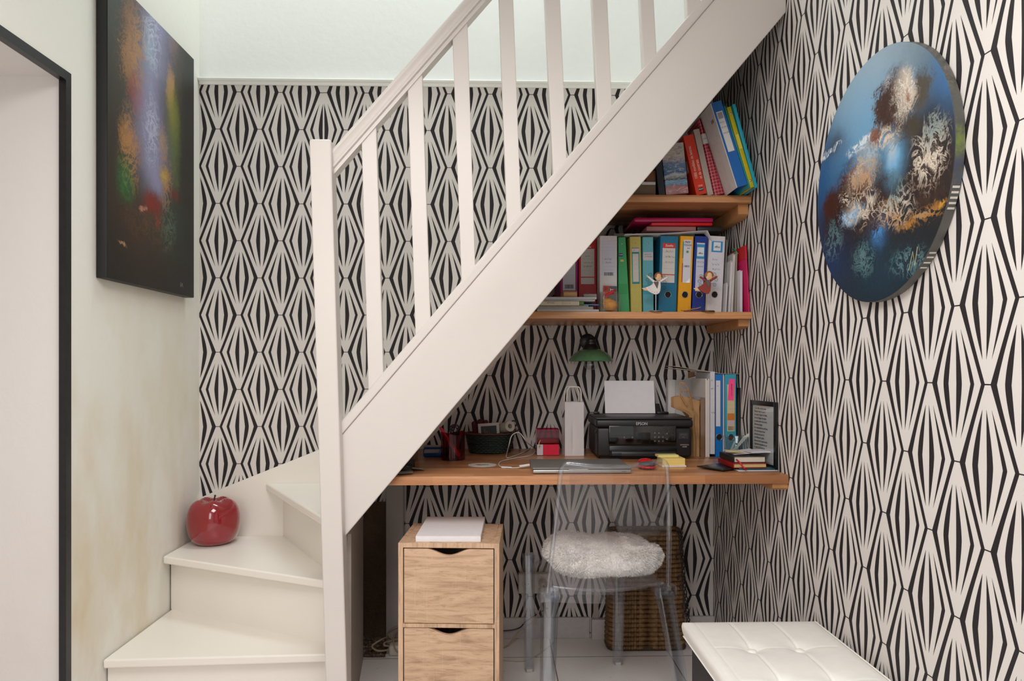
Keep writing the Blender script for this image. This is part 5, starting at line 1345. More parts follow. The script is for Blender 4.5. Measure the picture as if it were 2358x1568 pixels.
# scissors
c0 = inb(1185, 980, .01); t = thing('scissors', 'pair of black handled scissors stuck in the right end of the wicker basket', 'scissors', (c0.x, cy_+.01, c0.z))
for k, (dx, dz_) in enumerate(((-.004, .008), (.008, -.010))):
    w = MB(); w.tube([(dx+.010*math.cos(2*PI*i/20)*(1 if k else 1.3), .002*k, dz_+.013*math.sin(2*PI*i/20)) for i in range(20)], .0032, 8, True); w.build('handle_loop', BLACKPL, t, sharp=3)
w = MB(); w.tube([(0, 0, -.004), (-.012, 0, -.040)], .003, 6); w.build('blade', STEEL, t); w = MB(); w.tube([(.004, .004, -.010), (.010, .004, -.026), (.004, .004, -.034)], .002, 6); w.build('red_tie', M((140, 24, 30), .6), t)

# pink box, bag
p = onD(1262, 1049); hw_ = (onD(1288, 1049)-onD(1236, 1049)).length/2
t = thing('acrylic_box', 'translucent magenta acrylic box with a red lower half on the desk', 'box', tuple(p), math.radians(1)); MAG = clear('magenta_acrylic', (228, 70, 150), .6, .07, .05)
w = MB(); H_b = .108
w.box((-hw_, 0, 0), (hw_, .0025, H_b)); w.box((-hw_, .075, 0), (hw_, .0775, H_b)); w.box((-hw_, .0026, 0), (-hw_+.0025, .0749, H_b)); w.box((hw_-.0025, .0026, 0), (hw_, .0749, H_b)); w.box((-hw_+.0026, .0026, 0), (hw_-.0026, .0749, .0025))
w.build('acrylic_shell', MAG, t, smooth=False)
w = MB(); w.box((-hw_+.026, -.0012, .002), (hw_-.001, -.0002, .046)); w.build('red_panel', M((216, 14, 60), .4), t); w = MB(); w.box((-hw_+.001, -.0012, .002), (-hw_+.0255, -.0002, .046)); w.build('white_panel', M((206, 198, 204), .5), t)
w = MB(); w.rbox((-hw_+.006, .010, .047), (hw_-.006, .07, .066), .004); w.build('red_contents', M((196, 16, 50), .5), t)
t2 = thing('tape_measure', 'beige rolled measuring tape at the left of the magenta box', 'tape measure', (p.x-hw_+.017, p.y-.0165, ZD+.028), rot=(math.radians(90), 0, 0))
w = MB()
for k in range(7):
    a0 = .5*k; w.tube([((.0085+.0004*k)*math.cos(a), (.0235)*math.sin(a)+.014, .0005*k-.001) for a in [a0*0+PI*.55+1.2*i/14 for i in range(15)]], .0012, 5)
w.build('tape', M((206, 184, 140), .5, var=.15, scale=300), t2); w = MB(); w.rbox((-.011, .012, -.003), (-.005, .018, .003), .001); w.build('metal_tip', M((190, 160, 90), .3, .9), t2)
# white paper bag
p0, p1 = onD(1301, 1050), onD(1345, 1050); hw_ = (p1.x-p0.x)/2; bh = .222
t = thing('paper_bag', 'white paper carrier bag with twisted handles standing beside the printer', 'bag', ((p0.x+p1.x)/2, p0.y, ZD+.0004), math.radians(4))
WB = M((214, 208, 208), .65, var=.02)
def bag(u, v, side):
    x = -hw_+2*hw_*u; fold = .006*math.exp(-((u-.42)/.05)**2)*math.sin(PI*min(1, v*1.4)); return (x, 0+fold+.004*v, bh*v)
w = MB(); w.sheet(lambda u, v: bag(u, v, 0), 14, 12, .0008); w.sheet(lambda u, v: (-hw_+2*hw_*u, .085-.010*v, bh*v*1.0), 8, 8, .0008)
for sx_ in (-1, 1): w.sheet(lambda u, v: (sx_*(hw_-.014*math.sin(PI*u)*v), .085*u+.004*v*(1-u)-.010*v*u, bh*v), 10, 10, .0008)
w.box((-hw_, 0.0, 0), (hw_, .085, .0008)); w.build('bag_body', WB, t)
for y_ in (.010, .070):
    w = MB(); n = 20; w.tube([(hw_*.78*math.copysign(abs(math.cos(PI*i/n))**.35, math.cos(PI*i/n)), y_+.0015*math.sin(1.3*i), bh-.012+.075*math.sin(PI*i/n)**.6) for i in range(n+1)], .0028, 6); w.build('handle', M((226, 220, 214), .7, var=.08, scale=200), t, sharp=3)
w = MB(); w.prism([(-hw_-.0004, .052, .155), (-hw_-.0004, .075, .155), (-hw_+.010, .072, .19), (-hw_+.010, .052, .19)], (-.001, 0, 0)); w.build('dark_label', M((60, 54, 54), .5), t)

# lamp on the wall
lx = X(1361, 3.07); t = thing('wall_lamp', 'green enamel wall lamp with a black fitting and bare bulb under the lower shelf', 'lamp', (lx, 3.075, 1.253))
GRN = M((92, 138, 100), .18, coat=.6, var=.08)
R_ = .096
w = MB(); w.lathe([(R_, 0), (R_+.0018, .0018), (R_*.97, .010), (R_*.88, .023), (R_*.74, .036), (R_*.56, .046), (R_*.38, .053), (R_*.28, .0535), (R_*.38, .0505), (R_*.55, .0435), (R_*.72, .0335), (R_*.86, .021), (R_*.95, .009), (R_-.001, .0005)], 56, caps=False); w.build('shade', GRN, t, sharp=1.2)
w = MB(); w.lathe([(.036, .053), (.033, .066), (.026, .074), (.026, .082), (.021, .084), (.021, .094), (.012, .100), (.009, .112), (.003, .116)], 32); w.build('lamp_fitting', BLACKPL, t)
w = MB(); w.tube([(0, .02, .09), (0, .06, .095), (0, YB-3.075-.004, .09)], .008, 10); w.lathe([(.036, 0), (.036, .012), (.02, .02)], 24, Matrix.Translation((0, YB-3.075-.0008, .09)) @ Matrix.Rotation(PI/2, 4, 'X')); w.build('wall_arm', BLACKPL, t)
w = MB(); w.lathe([(.013, .036), (.014, .016), (.026, -.004), (.0305, -.016), (.026, -.028), (.014, -.036), (.003, -.038)], 28); w.build('bulb', GLASS, t, sharp=3)

# ------------------------------------------------------------------ upright papers and files right of the printer
def up(name, label, cat, pxl, pxr, pyt, Y, rgb, d=.2, tilt=0., rough=.65, part='sheet', n=1, var=.02):
    xa_, xb_ = X(pxl, Y), X(pxr, Y); h = Zat(pyt, pxl, Y)-ZD-.0004
    t = thing(name, label, cat, ((xa_+xb_)/2, Y, ZD+.0004), rot=(0, math.radians(tilt), 0)); hw_ = (xb_-xa_)/2
    for k in range(n):
        q = 2*hw_/n; w = MB(); w.box((-hw_+k*q, (k % 2)*.003, 0), (-hw_+(k+1)*q-.0005, d-(k % 3)*.004, h-(k % 2)*.006)); w.build(part, M(tuple(max(0, v-4*(k % 2)) for v in rgb), rough, var=var), t, smooth=False)
    return t, hw_, h
# big white envelope behind (faces the room)
Ye = 3.098; xa_, xb_ = X(1538, Ye), X(1617, Ye)
t = thing('paper_bag', 'large white paper bag standing behind the brown kraft bag', 'bag', (xa_, Ye, ZD+.0004)); W_e = xb_-xa_; he = Zat(873, 1540, Ye)-ZD
w = MB(); w.sheet(lambda u, v: (W_e*u, .006*math.sin(3*u)-.004*v, (he+.022*u**3-.006*math.exp(-((u-.35)/.2)**2))*v), 18, 10, .001); w.sheet(lambda u, v: (W_e*u, .05-.02*v, (he-.010)*v), 10, 6, .001)
w.sheet(lambda u, v: (0, .05*u-.02*v*u, (he-.006*u)*v), 4, 6, .001); w.build('bag_body', WB, t)
w = MB(); w.sheet(lambda u, v: (.001+.030*u, -.0025-.002*u, he*.03+(he*.96)*v), 4, 6, .0006); w.build('side_fold', M((222, 216, 212), .7), t)
lying('brown_box', 'brown carton corner showing above the large white bag', 'box', 1586, 1600, 3.152, ZD, Zat(856, 1590, 3.152)-ZD, .012, (128, 92, 62), .8)
# kraft carrier bag
Yk = 2.862; xa_, xb_ = X(1554, Yk), X(1612, Yk); t = thing('paper_bag', 'crumpled brown kraft carrier bag with a twisted handle beside the printer', 'bag', (xb_, Yk, ZD+.0004)); Wk = xb_-xa_; hk = Zat(916, 1590, Yk)-ZD
def kraft(u, v, y0, k):
    e_ = min(1, max(0, (v-.71)/.12)); e_ = e_*e_*(3-2*e_); w0 = max(.018, xb_-PRX-.010)/Wk; nar = w0+(1-w0)*e_
    x = -Wk*(1-u)*nar-.003; wr = .006*noise.noise(Vector((u*3+k, v*4, k*2.)))+.006*math.sin(9*u+3*v)*v*(1-v)*3
    return (x, y0+wr+.010*(1-u)*v, (hk-.012*u+.018*math.sin(3*u)*(1-u))*v)
w = MB(); w.sheet(lambda u, v: kraft(u, v, .0, 0), 22, 20, .0012); w.sheet(lambda u, v: kraft(u, v, .045, 1), 16, 12, .0012)
w.sheet(lambda u, v: (-.004+.003*math.sin(7*v), .045*u+.006*math.sin(5*v)*(1-u), (hk-.012)*v), 6, 14, .0012)
w.build('bag_body', M((166, 126, 84), .7, var=.14, scale=18, bump=.2), t, sharp=1.0)
w = MB(); q0, q1 = -Wk*.80, -Wk*.30
w.tube(curve_pts([(q1, -.004, hk*.80), (q1-.010, -.012, hk*.95), (q1-.03, -.016, hk+.050), (q1-.055, -.012, hk+.062), (q0-.002, -.010, hk+.045), (q0+.006, -.010, hk), (q1-.025, -.008, hk*.86)]), .0022, 6)
w.tube(curve_pts([(q1+.004, .006, hk*.82), (q1-.012, -.002, hk+.02), (q1-.036, -.002, hk+.030), (q1-.050, 0, hk+.012), (q1-.030, .002, hk*.9)]), .0022, 6); w.build('handle', M((176, 132, 84), .75, var=.15, scale=200), t, sharp=3)
# second brown bag, plastic wrapped
t, hw_, h = up('kraft_envelope', 'brown card envelope in a glossy clear sleeve right of the kraft bag', 'envelope', 1613.5, 1623, 918, 2.852, (134, 100, 74), .2, rough=.5, n=1, var=.12)
w = MB(); w.box((-hw_-.0012, -.0012, -.0), (hw_+.0012, .2012, h+.006)); w.build('clear_sleeve', clear('sleeve', (250, 248, 244), .9, .14, .12), t, smooth=False)
t, hw_, h = up('paper_sheaf', 'white papers standing between the brown envelope and the handwritten sheet', 'papers', 1624.5, 1634, 872, 2.850, (214, 206, 200), .2, n=3)
# sheet with handwriting, facing the room
Ys = 2.848; xa_, xb_ = X(1635.5, Ys), X(1646, Ys); h = Zat(856, 1640, Ys)-ZD
t = thing('paper_sheaf', 'tall white sheets with scribbled marks standing against the blue file', 'papers', ((xa_+xb_)/2, Ys, ZD+.0004), rot=(0, 0, 0)); hw_ = (xb_-xa_)/2
w = MB(); w.box((-hw_, 0, .012), (hw_, .0012, h)); w.box((-hw_, .0016, .012), (-hw_+.0015, .21, h-.004)); w.box((hw_-.003, .0016, .014), (hw_, .21, h-.002)); w.build('sheet', M((200, 198, 204), .6, var=.03), t, smooth=False)
for k, z in enumerate((.90, .80, .52)): scrawl(.014, .010, 200+k, PEN, t, (0, -.0008, h*z))
# files
t, a, c = binder('bright blue lever arch file with a long white label standing on the desk', 1647.5, 1664.5, 2.85, ZD, Zat(862, 1655, 2.85)-ZD, (8, 108, 186), 0, d=.24)
l = plate(t, a+.001, c-.010, .125, .312, (210, 206, 210)); scrawl(.012, .006, 301, GREYINK, l, ((a+c)/2-.004, -.0016, .29))
t2, hw_, h = up('paper_sheaf', 'thin white papers standing between the blue and turquoise files', 'papers', 1665.3, 1668.6, 862, 2.848, (206, 204, 212), .2, n=2)
t, a, c = binder('turquoise lever arch file with a bright pink sticky note standing on the desk', 1669.4, 1696, 2.846, ZD, Zat(862, 1680, 2.846)-ZD, (54, 152, 176), 0, d=.27)
l = plate(t, a+.008, c-.007, .105, .296, (206, 186, 146))
plate(l, a+.009, c-.008, .150, .178, (200, 116, 40), 'orange_print', y=-.0015); plate(l, a+.0085, c-.0075, .130, .150, (196, 170, 176), 'pink_print', y=-.0015); barcode(l, a+.012, c-.010, .109, .126, seed=12); rules(l, a+.010, c-.009, [.196, .212, .228, .244])
w = MB(); w.add([(a+.010, -.0016, .128), (a+.0095, -.0016, .148), (a+.010, -.0016, .172)], [(0, 1, 2)]); w = MB()
x_ = a+.010; w.prism([(x_, -.0022, .232), (x_+.024, -.0030, .232), (x_+.029, -.0024, .318), (x_+.006, -.0018, .318)], (0, .0006, 0)); sn = w.build('sticky_note', M((255, 74, 140), .5, var=.02), t)
scrawl(.05, .006, 311, M((120, 30, 70), .6), sn, (x_+.015, -.0034, .275), rot=(0, -PI/2, 0))
# black case
Yc = 2.835; xc = (X(1698, Yc)+X(1717, Yc))/2; hc = Zat(893, 1710, Yc)-ZD
t = thing('soft_case', 'black zipped soft case standing upright between the turquoise file and the frame', 'case', (xc, Yc, ZD+.0004)); hw_ = (X(1717, Yc)-X(1698.5, Yc))/2
def cs(s, dy): return [(s*hw_*x, .10*.0+dy, z) for x, z in ()]
w = MB(); R = []
for y_, s_ in ((0, .80), (.006, .97), (.02, 1.0), (.15, 1.0), (.156, .8)):
    ring = []
    for i in range(40):
        a = 2*PI*i/40; ex = .45
        ring.append((hw_*s_*math.copysign(abs(math.cos(a))**ex, math.cos(a)), y_, hc/2+(hc/2)*(s_*.02+.98)*math.copysign(abs(math.sin(a))**(.8 if math.sin(a) > 0 else .25), math.sin(a))))
    R.append(ring)
w.loft(R); w.build('case_body', M((20, 19, 21), .6, var=.2, scale=150, bump=.1), t, sharp=1.2)
w = MB(); w.tube([(hw_*.55, -.001, hc*.12), (hw_*.58, -.001, hc*.5), (hw_*.5, -.001, hc*.8), (hw_*.2, -.001, hc*.93)], .0012, 6); w.build('zip', M((90, 88, 88), .4), t)
# loose sheets lying on top of the upright files
zt2 = Zat(862, 1680, 2.846)+.0025
t = thing('paper_sheet', 'loose papers lying across the tops of the blue and turquoise files', 'papers', (X(1630, 2.855), 2.855, zt2))
xl_, xr_ = X(1551, 2.86)-t.location.x, X(1714, 2.85)-t.location.x
w = MB(); w.sheet(lambda u, v: (xl_+(xr_-xl_)*u, .0+.18*v, .0015+.020*max(0, 1-u*1.5)**1.0+.002*math.sin(5*u)), 18, 6, .0010); w.build('sheet', M((196, 184, 170), .65), t)
w = MB(); w.sheet(lambda u, v: (xl_+.002+(xr_-xl_)*.62*u, .003+.15*v, .0035+.027*max(0, 1-u)**1.0+.0006), 14, 5, .0010); w.build('sheet', M((206, 192, 172), .65), t)
w = MB(); w.sheet(lambda u, v: (xr_-.060+.064*u, -.004+.1*v, .0048+.0005-.006*u*u), 8, 5, .0006); w.build('clear_sheet', clear('sleeve2', (240, 240, 240), .6, .2, .2), t)

# plastic tumbler with white strips
pc = onD(1697, 1052); rt = .050
t = thing('clear_cup', 'clear plastic cup holding white paper slips in front of the turquoise file', 'cup', (X(1694, 2.742), 2.742, ZD+.0004))
hcup = Zat(1007, 1697, 2.70)-ZD
w = MB(); w.lathe([(.036, 0), (.038, .003), (rt-.004, hcup-.004), (rt, hcup), (rt-.002, hcup), (rt-.006, hcup-.006), (.035, .005), (.001, .004)], 40); w.build('cup_body', clear('cup_plastic', (238, 246, 248), .65, .07), t)
t2 = thing('paper_slip', 'white pointed paper slips sticking out of the clear plastic cup', 'paper', (t.location.x, 2.742, ZD+.006))
w = MB(); w.prism([(-.030, -.004, .020), (-.018, -.004, .016), (.062, .004, .100), (.064, .004, .108), (.030, .002, .086), (.010, .0, .060)], (0, .0012, 0)); w.build('slip', M((214, 208, 196), .6), t2)
w = MB(); w.prism([(-.030, .006, .012), (-.020, .006, .012), (.004, .006, .072), (-.006, .006, .066)], (0, .0012, 0)); w.build('slip', M((206, 202, 196), .6), t2)

# framed text leaning by the right wall
nr, fr = Vector((.9885, 2.452, ZD)), Vector((.968, 2.650, ZD)); dv = fr-nr; wf = dv.length; hf = .242
t = thing('framed_quote', 'black photo frame holding a page of printed text by the right wall', 'frame', (fr.x, fr.y, ZD+.0004), math.atan2(-dv.y, -dv.x))
# local x runs from the far to the near edge, front faces -y (into the room)
bw_ = .017; tk = .0095
w = MB()
for lo, hi in (((0, 0, 0), (bw_, tk, hf)), ((wf-bw_, 0, 0), (wf, tk, hf)), ((bw_, 0, 0), (wf-bw_, tk, bw_)), ((bw_, 0, hf-bw_), (wf-bw_, tk, hf))): w.rbox(lo, hi, .0012)
w.build('frame_border', M((16, 16, 17), .3), t)
w = MB(); w.box((bw_-.001, tk*.5, bw_-.001), (wf-bw_+.001, tk-.002, hf-bw_+.001)); mt = w.build('mount', M((214, 212, 212), .5, var=.02), t, smooth=False)
w = MB(); w.box((bw_+.012, tk*.5-.0012, bw_+.004), (wf-bw_-.012, tk*.5-.0004, hf-bw_-.006)); pg = w.build('page', M((190, 188, 188), .55, var=.02), t, smooth=False)
Q = ["« Car enfin, qu'est-ce que", "l'homme dans la nature ?", "Un néant à l'égard de l'infini,", "un tout à l'égard du néant,", "un milieu entre rien et tout.", "Infiniment éloigné", "de comprendre les extrêmes,", "la fin des choses et leur", "principe sont pour lui", "invinciblement cachés", "dans un secret impénétrable,", "également incapable de voir", "le néant d'où il est tiré,", "et l'infini où il est englouti. »", "", "B. PASCAL"]
text("\n".join(Q), .0108, M((40, 40, 42), .6), pg, (bw_+.016, tk*.5-.0016, hf*.51), name='printed_text', align='LEFT', ext=.0001, sx=.80, space=1.12)
w = MB(); w.box((bw_-.001, tk*.32, bw_-.001), (wf-bw_+.001, tk*.32+.0015, hf-bw_+.001)); w.build('glazing', GLASS, t, smooth=False)

# notebooks and magazines at the right front of the desk
def slab(name, label, cat, corner, wd_, dp, z0, th, rot_, cover, pages, part2=True, sp=None):
    t = thing(name, label, cat, (corner[0], corner[1], z0), rot_)
    w = MB(); w.rbox((0, 0, 0), (wd_, dp, .0022), .0008); w.rbox((0, 0, th-.0022), (wd_, dp, th), .0008); w.rbox((-.0005, -.0002, 0.0), (.0026, dp, th), .0012); w.build('cover', M(cover, .4, var=.12), t)
    w = MB(); w.box((.003, .003, .0023), (wd_-.003, dp-.003, th-.0023)); w.build('page_block', M(pages, .7, var=.03), t, smooth=False)
    return t
z = ZD+.0004
A = onD(1697, 1086)
lying('paper_sheet', 'white papers, lowest of the stack at the right front of the desk', 'papers', 1700, 1793, A.y, z, .004, .17, (216, 212, 218), .6, rotz=.05); z += .0046
t = thing('magazine', 'dark magazine lying slanted under the red notebook', 'magazine', (X(1667, 2.60), 2.455, z), .62)
w = MB(); w.rbox((-.058, .016, 0), (.115, .13, .0045), .001); w.build('cover', M((26, 28, 30), .25, var=.5, scale=12), t); w = MB(); w.box((-.060, .020, .0015), (.112, .0205, .0022)); w.build('page_edges', M((170, 170, 168), .5), t)
lying('magazine', 'green and blue magazine lying on the white papers under the red notebook', 'magazine', 1702, 1786, A.y+.004, z, .0058, .155, (30, 74, 84), .25, rotz=.04, var=.5); z += .0064
RD = slab('notebook', 'red notebook with a yellowish page edge under the black notebook', 'notebook', (X(1689, 2.452), 2.452, z), .122, .150, z, .0165, .045, (140, 16, 20), (206, 176, 120)); z += .0170
t = slab('notebook', 'black bound notebook lying on top of the red notebook', 'notebook', (X(1690, 2.466), 2.466, z), .116, .145, z, .0225, .03, (34, 34, 32), (210, 200, 184)); z += .0230
w = MB(); w.tube([(.008, -.002, .012), (.014, -.020, .004), (.024, -.024, -.012), (.034, -.028, -.022)], .0026, 6); t.location
rb = w.build('ribbon_marker', M((200, 18, 26), .5), t, sharp=3)
t = thing('paper_sheet', 'loose note papers lying on the black notebook', 'papers', (X(1722, 2.53), 2.525, z+.0004), .10)
w = MB(); w.sheet(lambda u, v: (-.062+.10*u, -.02+.085*v, .002+.004*u+.006*u*v), 8, 6, .0012); w.build('sheet', M((212, 204, 206), .6), t)
w = MB(); w.sheet(lambda u, v: (-.005+.080*u, -.035+.07*v, .0105+.002*u*(1-u)), 8, 6, .005); w.build('pad', M((206, 202, 206), .6), t)
w = MB(); w.sheet(lambda u, v: (-.080+.060*u, -.012+.05*v, .006+.004*(1-u)+.003*v), 6, 5, .0010); w.build('yellow_slip', M((214, 200, 150), .6), t)

# sticky notes
s0 = onD(1553, 1076); t = thing('sticky_note_block', 'yellow sticky note block on a white base in front of the printer', 'sticky notes', tuple(s0), math.radians(2)); hw_ = (onD(1583, 1076).x-onD(1527, 1076).x)/2
w = MB(); w.rbox((-hw_, 0, 0), (hw_, .082, .0062), .001); w.build('base_card', M((222, 214, 208), .5), t)
w = MB()
for k in range(3): w.box((-hw_+.001, .003, .0064+.0085*k), (hw_-.004, .078-.001*k, .0064+.0085*k+.0083))
w.build('note_pad', M((232, 204, 118), .6, var=.03), t, smooth=False)
w = MB(); w.box((-hw_-.006, .036, .0322), (hw_-.018, .080, .0400)); w.build('upper_pad', M((222, 210, 136), .6, var=.03), t, smooth=False)
# red and black tape dispenser / mouse
m0 = onD(1494, 1083); t = thing('computer_mouse', 'red and black computer mouse between the laptop and the sticky notes', 'mouse', (m0.x, m0.y+.032, ZD+.0004), math.radians(6))
w = MB(); w.sphere((0, 0, .010), (.033, .042, .009), 28, 10); w.build('lower_shell', M((190, 18, 30), .25), t, sharp=3); w = MB(); w.sphere((0, -.006, .019), (.030, .034, .012), 28, 12); w.build('grip', M((52, 50, 52), .4), t, sharp=3)
w = MB(); w.sphere((.0, .012, .026), (.027, .030, .0115), 28, 12); w.build('top_cap', M((206, 16, 26), .2, coat=.5), t, sharp=3)

# ------------------------------------------------------------------ under the desk
# wall sockets
sx0, sx1 = X(1193, YB), X(1270, YB); sz0, sz1 = Zat(1362, 1230, YB), Zat(1316, 1230, YB)
t = thing('wall_socket', 'white double wall socket behind the clear chair', 'socket', ((sx0+sx1)/2, YB-.001, (sz0+sz1)/2)); hw_, hh_ = (sx1-sx0)/2, (sz1-sz0)/2
w = MB(); w.rbox((-hw_, -.034, -hh_), (hw_, 0, hh_), .006, seg=3); w.build('housing', M((212, 206, 198), .4, var=.02), t)
for k, x in enumerate((-.038, .034)):
    w = MB(); R = [[(x+r*math.cos(2*PI*i/28), -.0345+y_, r*math.sin(2*PI*i/28)) for i in range(28)] for r, y_ in ((.022, 0), (.021, .006), (.0205, .012), (.001, .012))]
    w.loft(R, True, False); w.rbox((x-.030, -.0352, -.034), (x+.030, -.0338, .034), .0006); w = MB(); w.loft([[(x+.0215*math.cos(2*PI*i/28), -.0350, .0215*math.sin(2*PI*i/28)) for i in range(28)], [(x+.0195*math.cos(2*PI*i/28), -.0362, .0195*math.sin(2*PI*i/28)) for i in range(28)]], True, False); sk = w.build('socket_ring', M((206, 200, 192), .4), t)
    for dx in (-.0075, .0075):
        w = MB(); w.disc((x+dx, -.0344, 0), .0026, 12); w.build('socket_pin', M((40, 36, 34), .6), sk)
t = thing('plug', 'white plug in the right half of the double wall socket', 'plug', ((sx0+sx1)/2+.034, YB-.0372, (sz0+sz1)/2+.006))
w = MB(); w.lathe([(.018, 0), (.019, .006), (.016, .024), (.008, .034)], 24, Matrix.Rotation(PI/2, 4, 'X')); w.build('plug_body', M((214, 208, 200), .4), t)
w = MB(); L = Vector(t.location); w.tube(curve_pts([(0, -.03, 0), (.004, -.05, -.03), PY(1240, 1410, YB-.05)-L, PY(1222, 1435, YB-.05)-L, PY(1195, 1455, YB-.05)-L, PZ(1165, 1488, .006)-L, PZ(1120, 1495, .006)-L]), .0034, 8); w.build('cable', M((190, 172, 150), .5), t, sharp=3)
# black cable along the baseboard and pale cable on the floor
w = MB(); w.tube(curve_pts([PY(1262, 1400, YB-.005), PY(1240, 1412, YB-.02), PY(1212, 1430, YB-.025), PY(1195, 1446, YB-.025), PY(1165, 1452, YB-.03), PY(1120, 1450, YB-.03)]), .0026, 8)
tag(w.build('black_cable', BLACKPL, sharp=3), 'thin black cable hanging along the baseboard behind the chair', 'cable')
w = MB(); w.tube(curve_pts([PZ(1130, 1516, .004), PZ(1165, 1520, .004), PZ(1205, 1521, .004), PZ(1238, 1508, .004), PZ(1262, 1490, .004), PZ(1275, 1478, .004)]), .0028, 8)
tag(w.build('floor_cable', M((196, 184, 170), .5), sharp=3), 'thin pale cable lying on the floor tiles under the chair', 'cable')
# extension block and loops in the alcove
p = PZ(905, 1512, 0); t = thing('extension_block', 'white extension socket block with looping cables on the floor of the alcove', 'extension block', (p.x+.014, p.y, .0004), .05)
w = MB(); w.rbox((-.032, 0, 0), (.10, .055, .044), .010, seg=3); w.build('block', M((214, 206, 194), .45), t)
L = Vector(t.location); CB = M((172, 152, 130), .55)
w = MB(); w.tube(curve_pts([(-.030, .02, .022), PZ(874, 1498, .024)-L, PZ(860, 1492, .032)-L, PZ(860, 1484, .042)-L, PZ(880, 1472, .055)-L, PZ(900, 1467, .035)-L, (.06, .12, .04)]), .0042, 8)
w.tube(curve_pts([(.0, .06, .02), PZ(888, 1486, .045)-L, PZ(886, 1480, .052)-L, PZ(900, 1476, .045)-L, (.06, .10, .05)]), .0042, 8); w.tube(curve_pts([(.02, .07, .01), PY(898, 1462, p.y+.12)-L, PY(905, 1450, p.y+.12)-L, PY(918, 1444, p.y+.12)-L, (.06, .13, .10)]), .004, 8); w.tube(curve_pts([(.03, -.006, .004), PY(910, 1495, p.y-.01)-L, PY(907, 1475, p.y+.02)-L, PY(914, 1455, p.y+.10)-L, (.06, .12, .08)]), .0032, 8)
w.build('cable_loop', CB, t, sharp=3)
# tall wicker hamper against the wall
Yh = 3.03; xl_, xr_ = X(1407, Yh), X(1578, Yh); wB = (xr_-xl_)/2; zt_ = Zat(1222, 1540, 3.06)
t = thing('wicker_hamper', 'tall brown wicker hamper against the wall behind the clear chair', 'basket', ((xl_+xr_)/2-.004, Yh+.055, .001))
def rrect(a, s_, off):
    ex = .30; hx, hy = wB*s_, .055*s_
    c_, q_ = math.cos(a), math.sin(a); return (hx+off)*math.copysign(abs(c_)**ex, c_), (hy+off)*math.copysign(abs(q_)**ex, q_)
def prof(u): return (1-.07*u, .012+(zt_-.02)*u)
w = MB(); seg = 200; rows = 26
for k in range(rows):
    u = k/(rows-1); s_, z_ = prof(u); P = []
    # arc-length-even sampling of the outline
    pts = [rrect(2*PI*i/720, s_, 0) for i in range(720)]; acc = [0]
    for i in range(1, 720): acc.append(acc[-1]+math.dist(pts[i], pts[i-1]))
    j = 0; tot = acc[-1]
    for i in range(seg):
        g_ = tot*i/seg
        while acc[j+1] < g_ and j < 718: j += 1
        x, y = pts[j]; n_ = Vector((x/wB**2, y/.055**2, 0)).normalized() if False else None
        off = .0042*math.cos(PI*2*i*33/seg+k*PI); ln = math.hypot(x, y)
        fx_ = 1 if abs(abs(y)-.055*s_) < .012 else 0
        P.append((x+(0 if fx_ else math.copysign(off, x)), y+(math.copysign(off, y) if fx_ else 0), z_))
    w.tube(P, .0100, 6, True)
w.build('woven_body', M((124, 92, 56), .6, var=.4, scale=60), t, sharp=3)
for z_, s_ in ((.010, 1.01), (zt_-.006, .94)):
    w = MB(); w.tube([rrect(2*PI*i/90, s_, .002)+(z_,) for i in range(90)], .010 if z_ < .1 else .009, 8, True); w.build('rim', M((64, 46, 30) if z_ < .1 else (96, 72, 44), .6, var=.3, scale=60), t, sharp=3)
w = MB(); w.loft([[rrect(2*PI*i/40, .97, 0)+(.004,) for i in range(40)], [rrect(2*PI*i/40, .97, 0)+(.008,) for i in range(40)]]); w.build('bottom', M((60, 44, 30), .8), t)
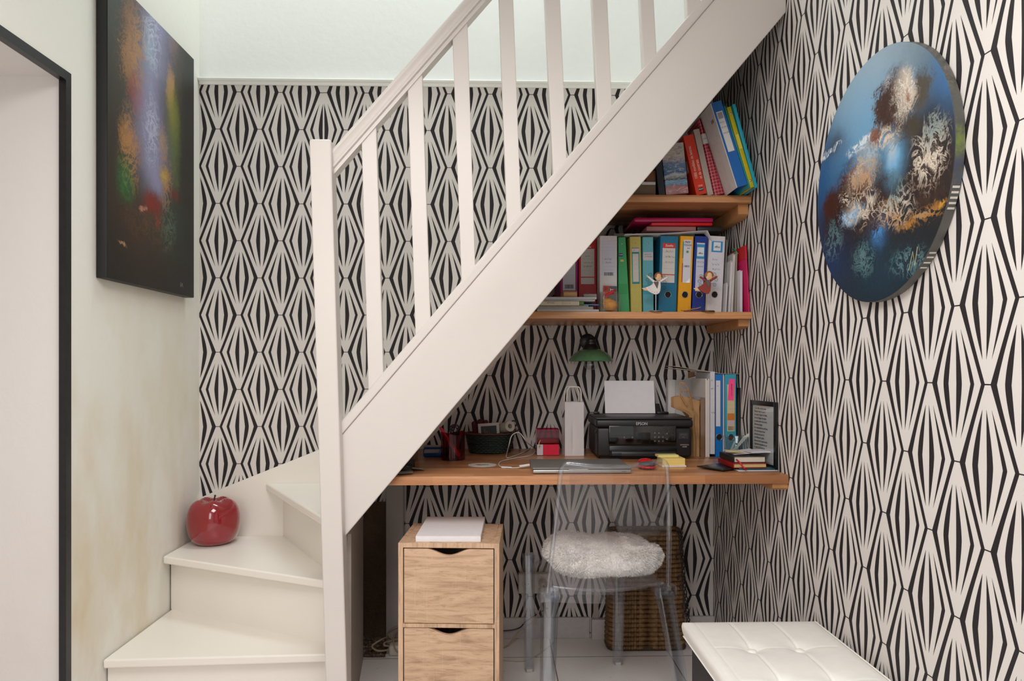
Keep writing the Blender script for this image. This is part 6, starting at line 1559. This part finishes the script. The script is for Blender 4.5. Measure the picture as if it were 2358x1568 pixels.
# string of black fairy lights hung on the hamper
rg = random.Random(3); base = [PY(1560, 1221, 3.012), PY(1564, 1232, 3.008), PY(1566, 1262, 3.008), PY(1570, 1300, 3.008), PY(1572, 1340, 3.006), PY(1577, 1380, 3.004), PY(1580, 1412, 3.0), PY(1583, 1440, 3.0), PY(1585, 1475, 3.0)]
t = thing('string_lights', 'tangled black cable of string lights hanging down the right side of the hamper', 'cable', tuple(base[0])); L = base[0]
for k in range(3):
    w = MB(); P = []
    for i, q in enumerate(curve_pts(base, 6)):
        P.append(q-L+Vector((.0075*math.sin(i*.9+k*2.1)+.002, -.006*math.cos(i*.9+k*2.1)-.012, 0)))
    w.tube(P, .0024, 6); w.build('cable', BLACKPL, t, sharp=3)
for k, (px, py) in enumerate(((1559, 1280), (1563, 1330), (1568, 1350), (1574, 1395), (1575, 1418))):
    w = MB(); q = PY(px, py, 2.99)-L; w.tube(curve_pts([q+Vector((.016, -.002, .012)), q+Vector((.002, 0, .010)), q+Vector((-.006, 0, -.002)), q+Vector((-.001, 0, -.010))]), .0024, 6); w.build('bulb_stub', BLACKPL, t, sharp=3)
# tile patch and plaster strip low on the wall
w = MB(); a_, b_ = X(1363, YB-.03), X(1406, YB-.03); w.rbox((a_, YB-.034, 0), (b_, YB-.0008, .090), .002); struct(w.build('trim_3', M((206, 199, 195), .5)), 'small white tile block beside the baseboard behind the chair', 'tile')
w = MB(); a_, b_ = X(1366, YB), X(1378, YB); w.prism([(a_, YB-.012, .0905), (b_, YB-.012, .0905), (b_-.002, YB-.012, .17), (b_+.001, YB-.012, .20), (a_+.004, YB-.012, .215), (a_, YB-.012, .16)], (0, .0114, 0)); struct(w.build('trim_4', plaster((190, 176, 166), (170, 156, 146), .6)), 'broken strip of bare plaster on the wallpaper above the tile block', 'plaster strip')

# ------------------------------------------------------------------ lettering to plain meshes
dg = bpy.context.evaluated_depsgraph_get(); dg.update()
for o in [o for o in bpy.data.objects if o.type == 'FONT']:
    me = bpy.data.meshes.new_from_object(o.evaluated_get(dg)); me.name = o.name
    q = bpy.data.objects.new('tmp', me); COL.objects.link(q); q.parent = o.parent
    q.location = o.location; q.rotation_euler = o.rotation_euler; q.scale = o.scale
    nm = o.name; bpy.data.objects.remove(o); q.name = nm

# nothing deeper than thing > part > sub-part
def depth_of(o):
    n = 0
    while o.parent is not None: o = o.parent; n += 1
    return n
for o in list(bpy.data.objects):
    while depth_of(o) > 2: o.parent = o.parent.parent
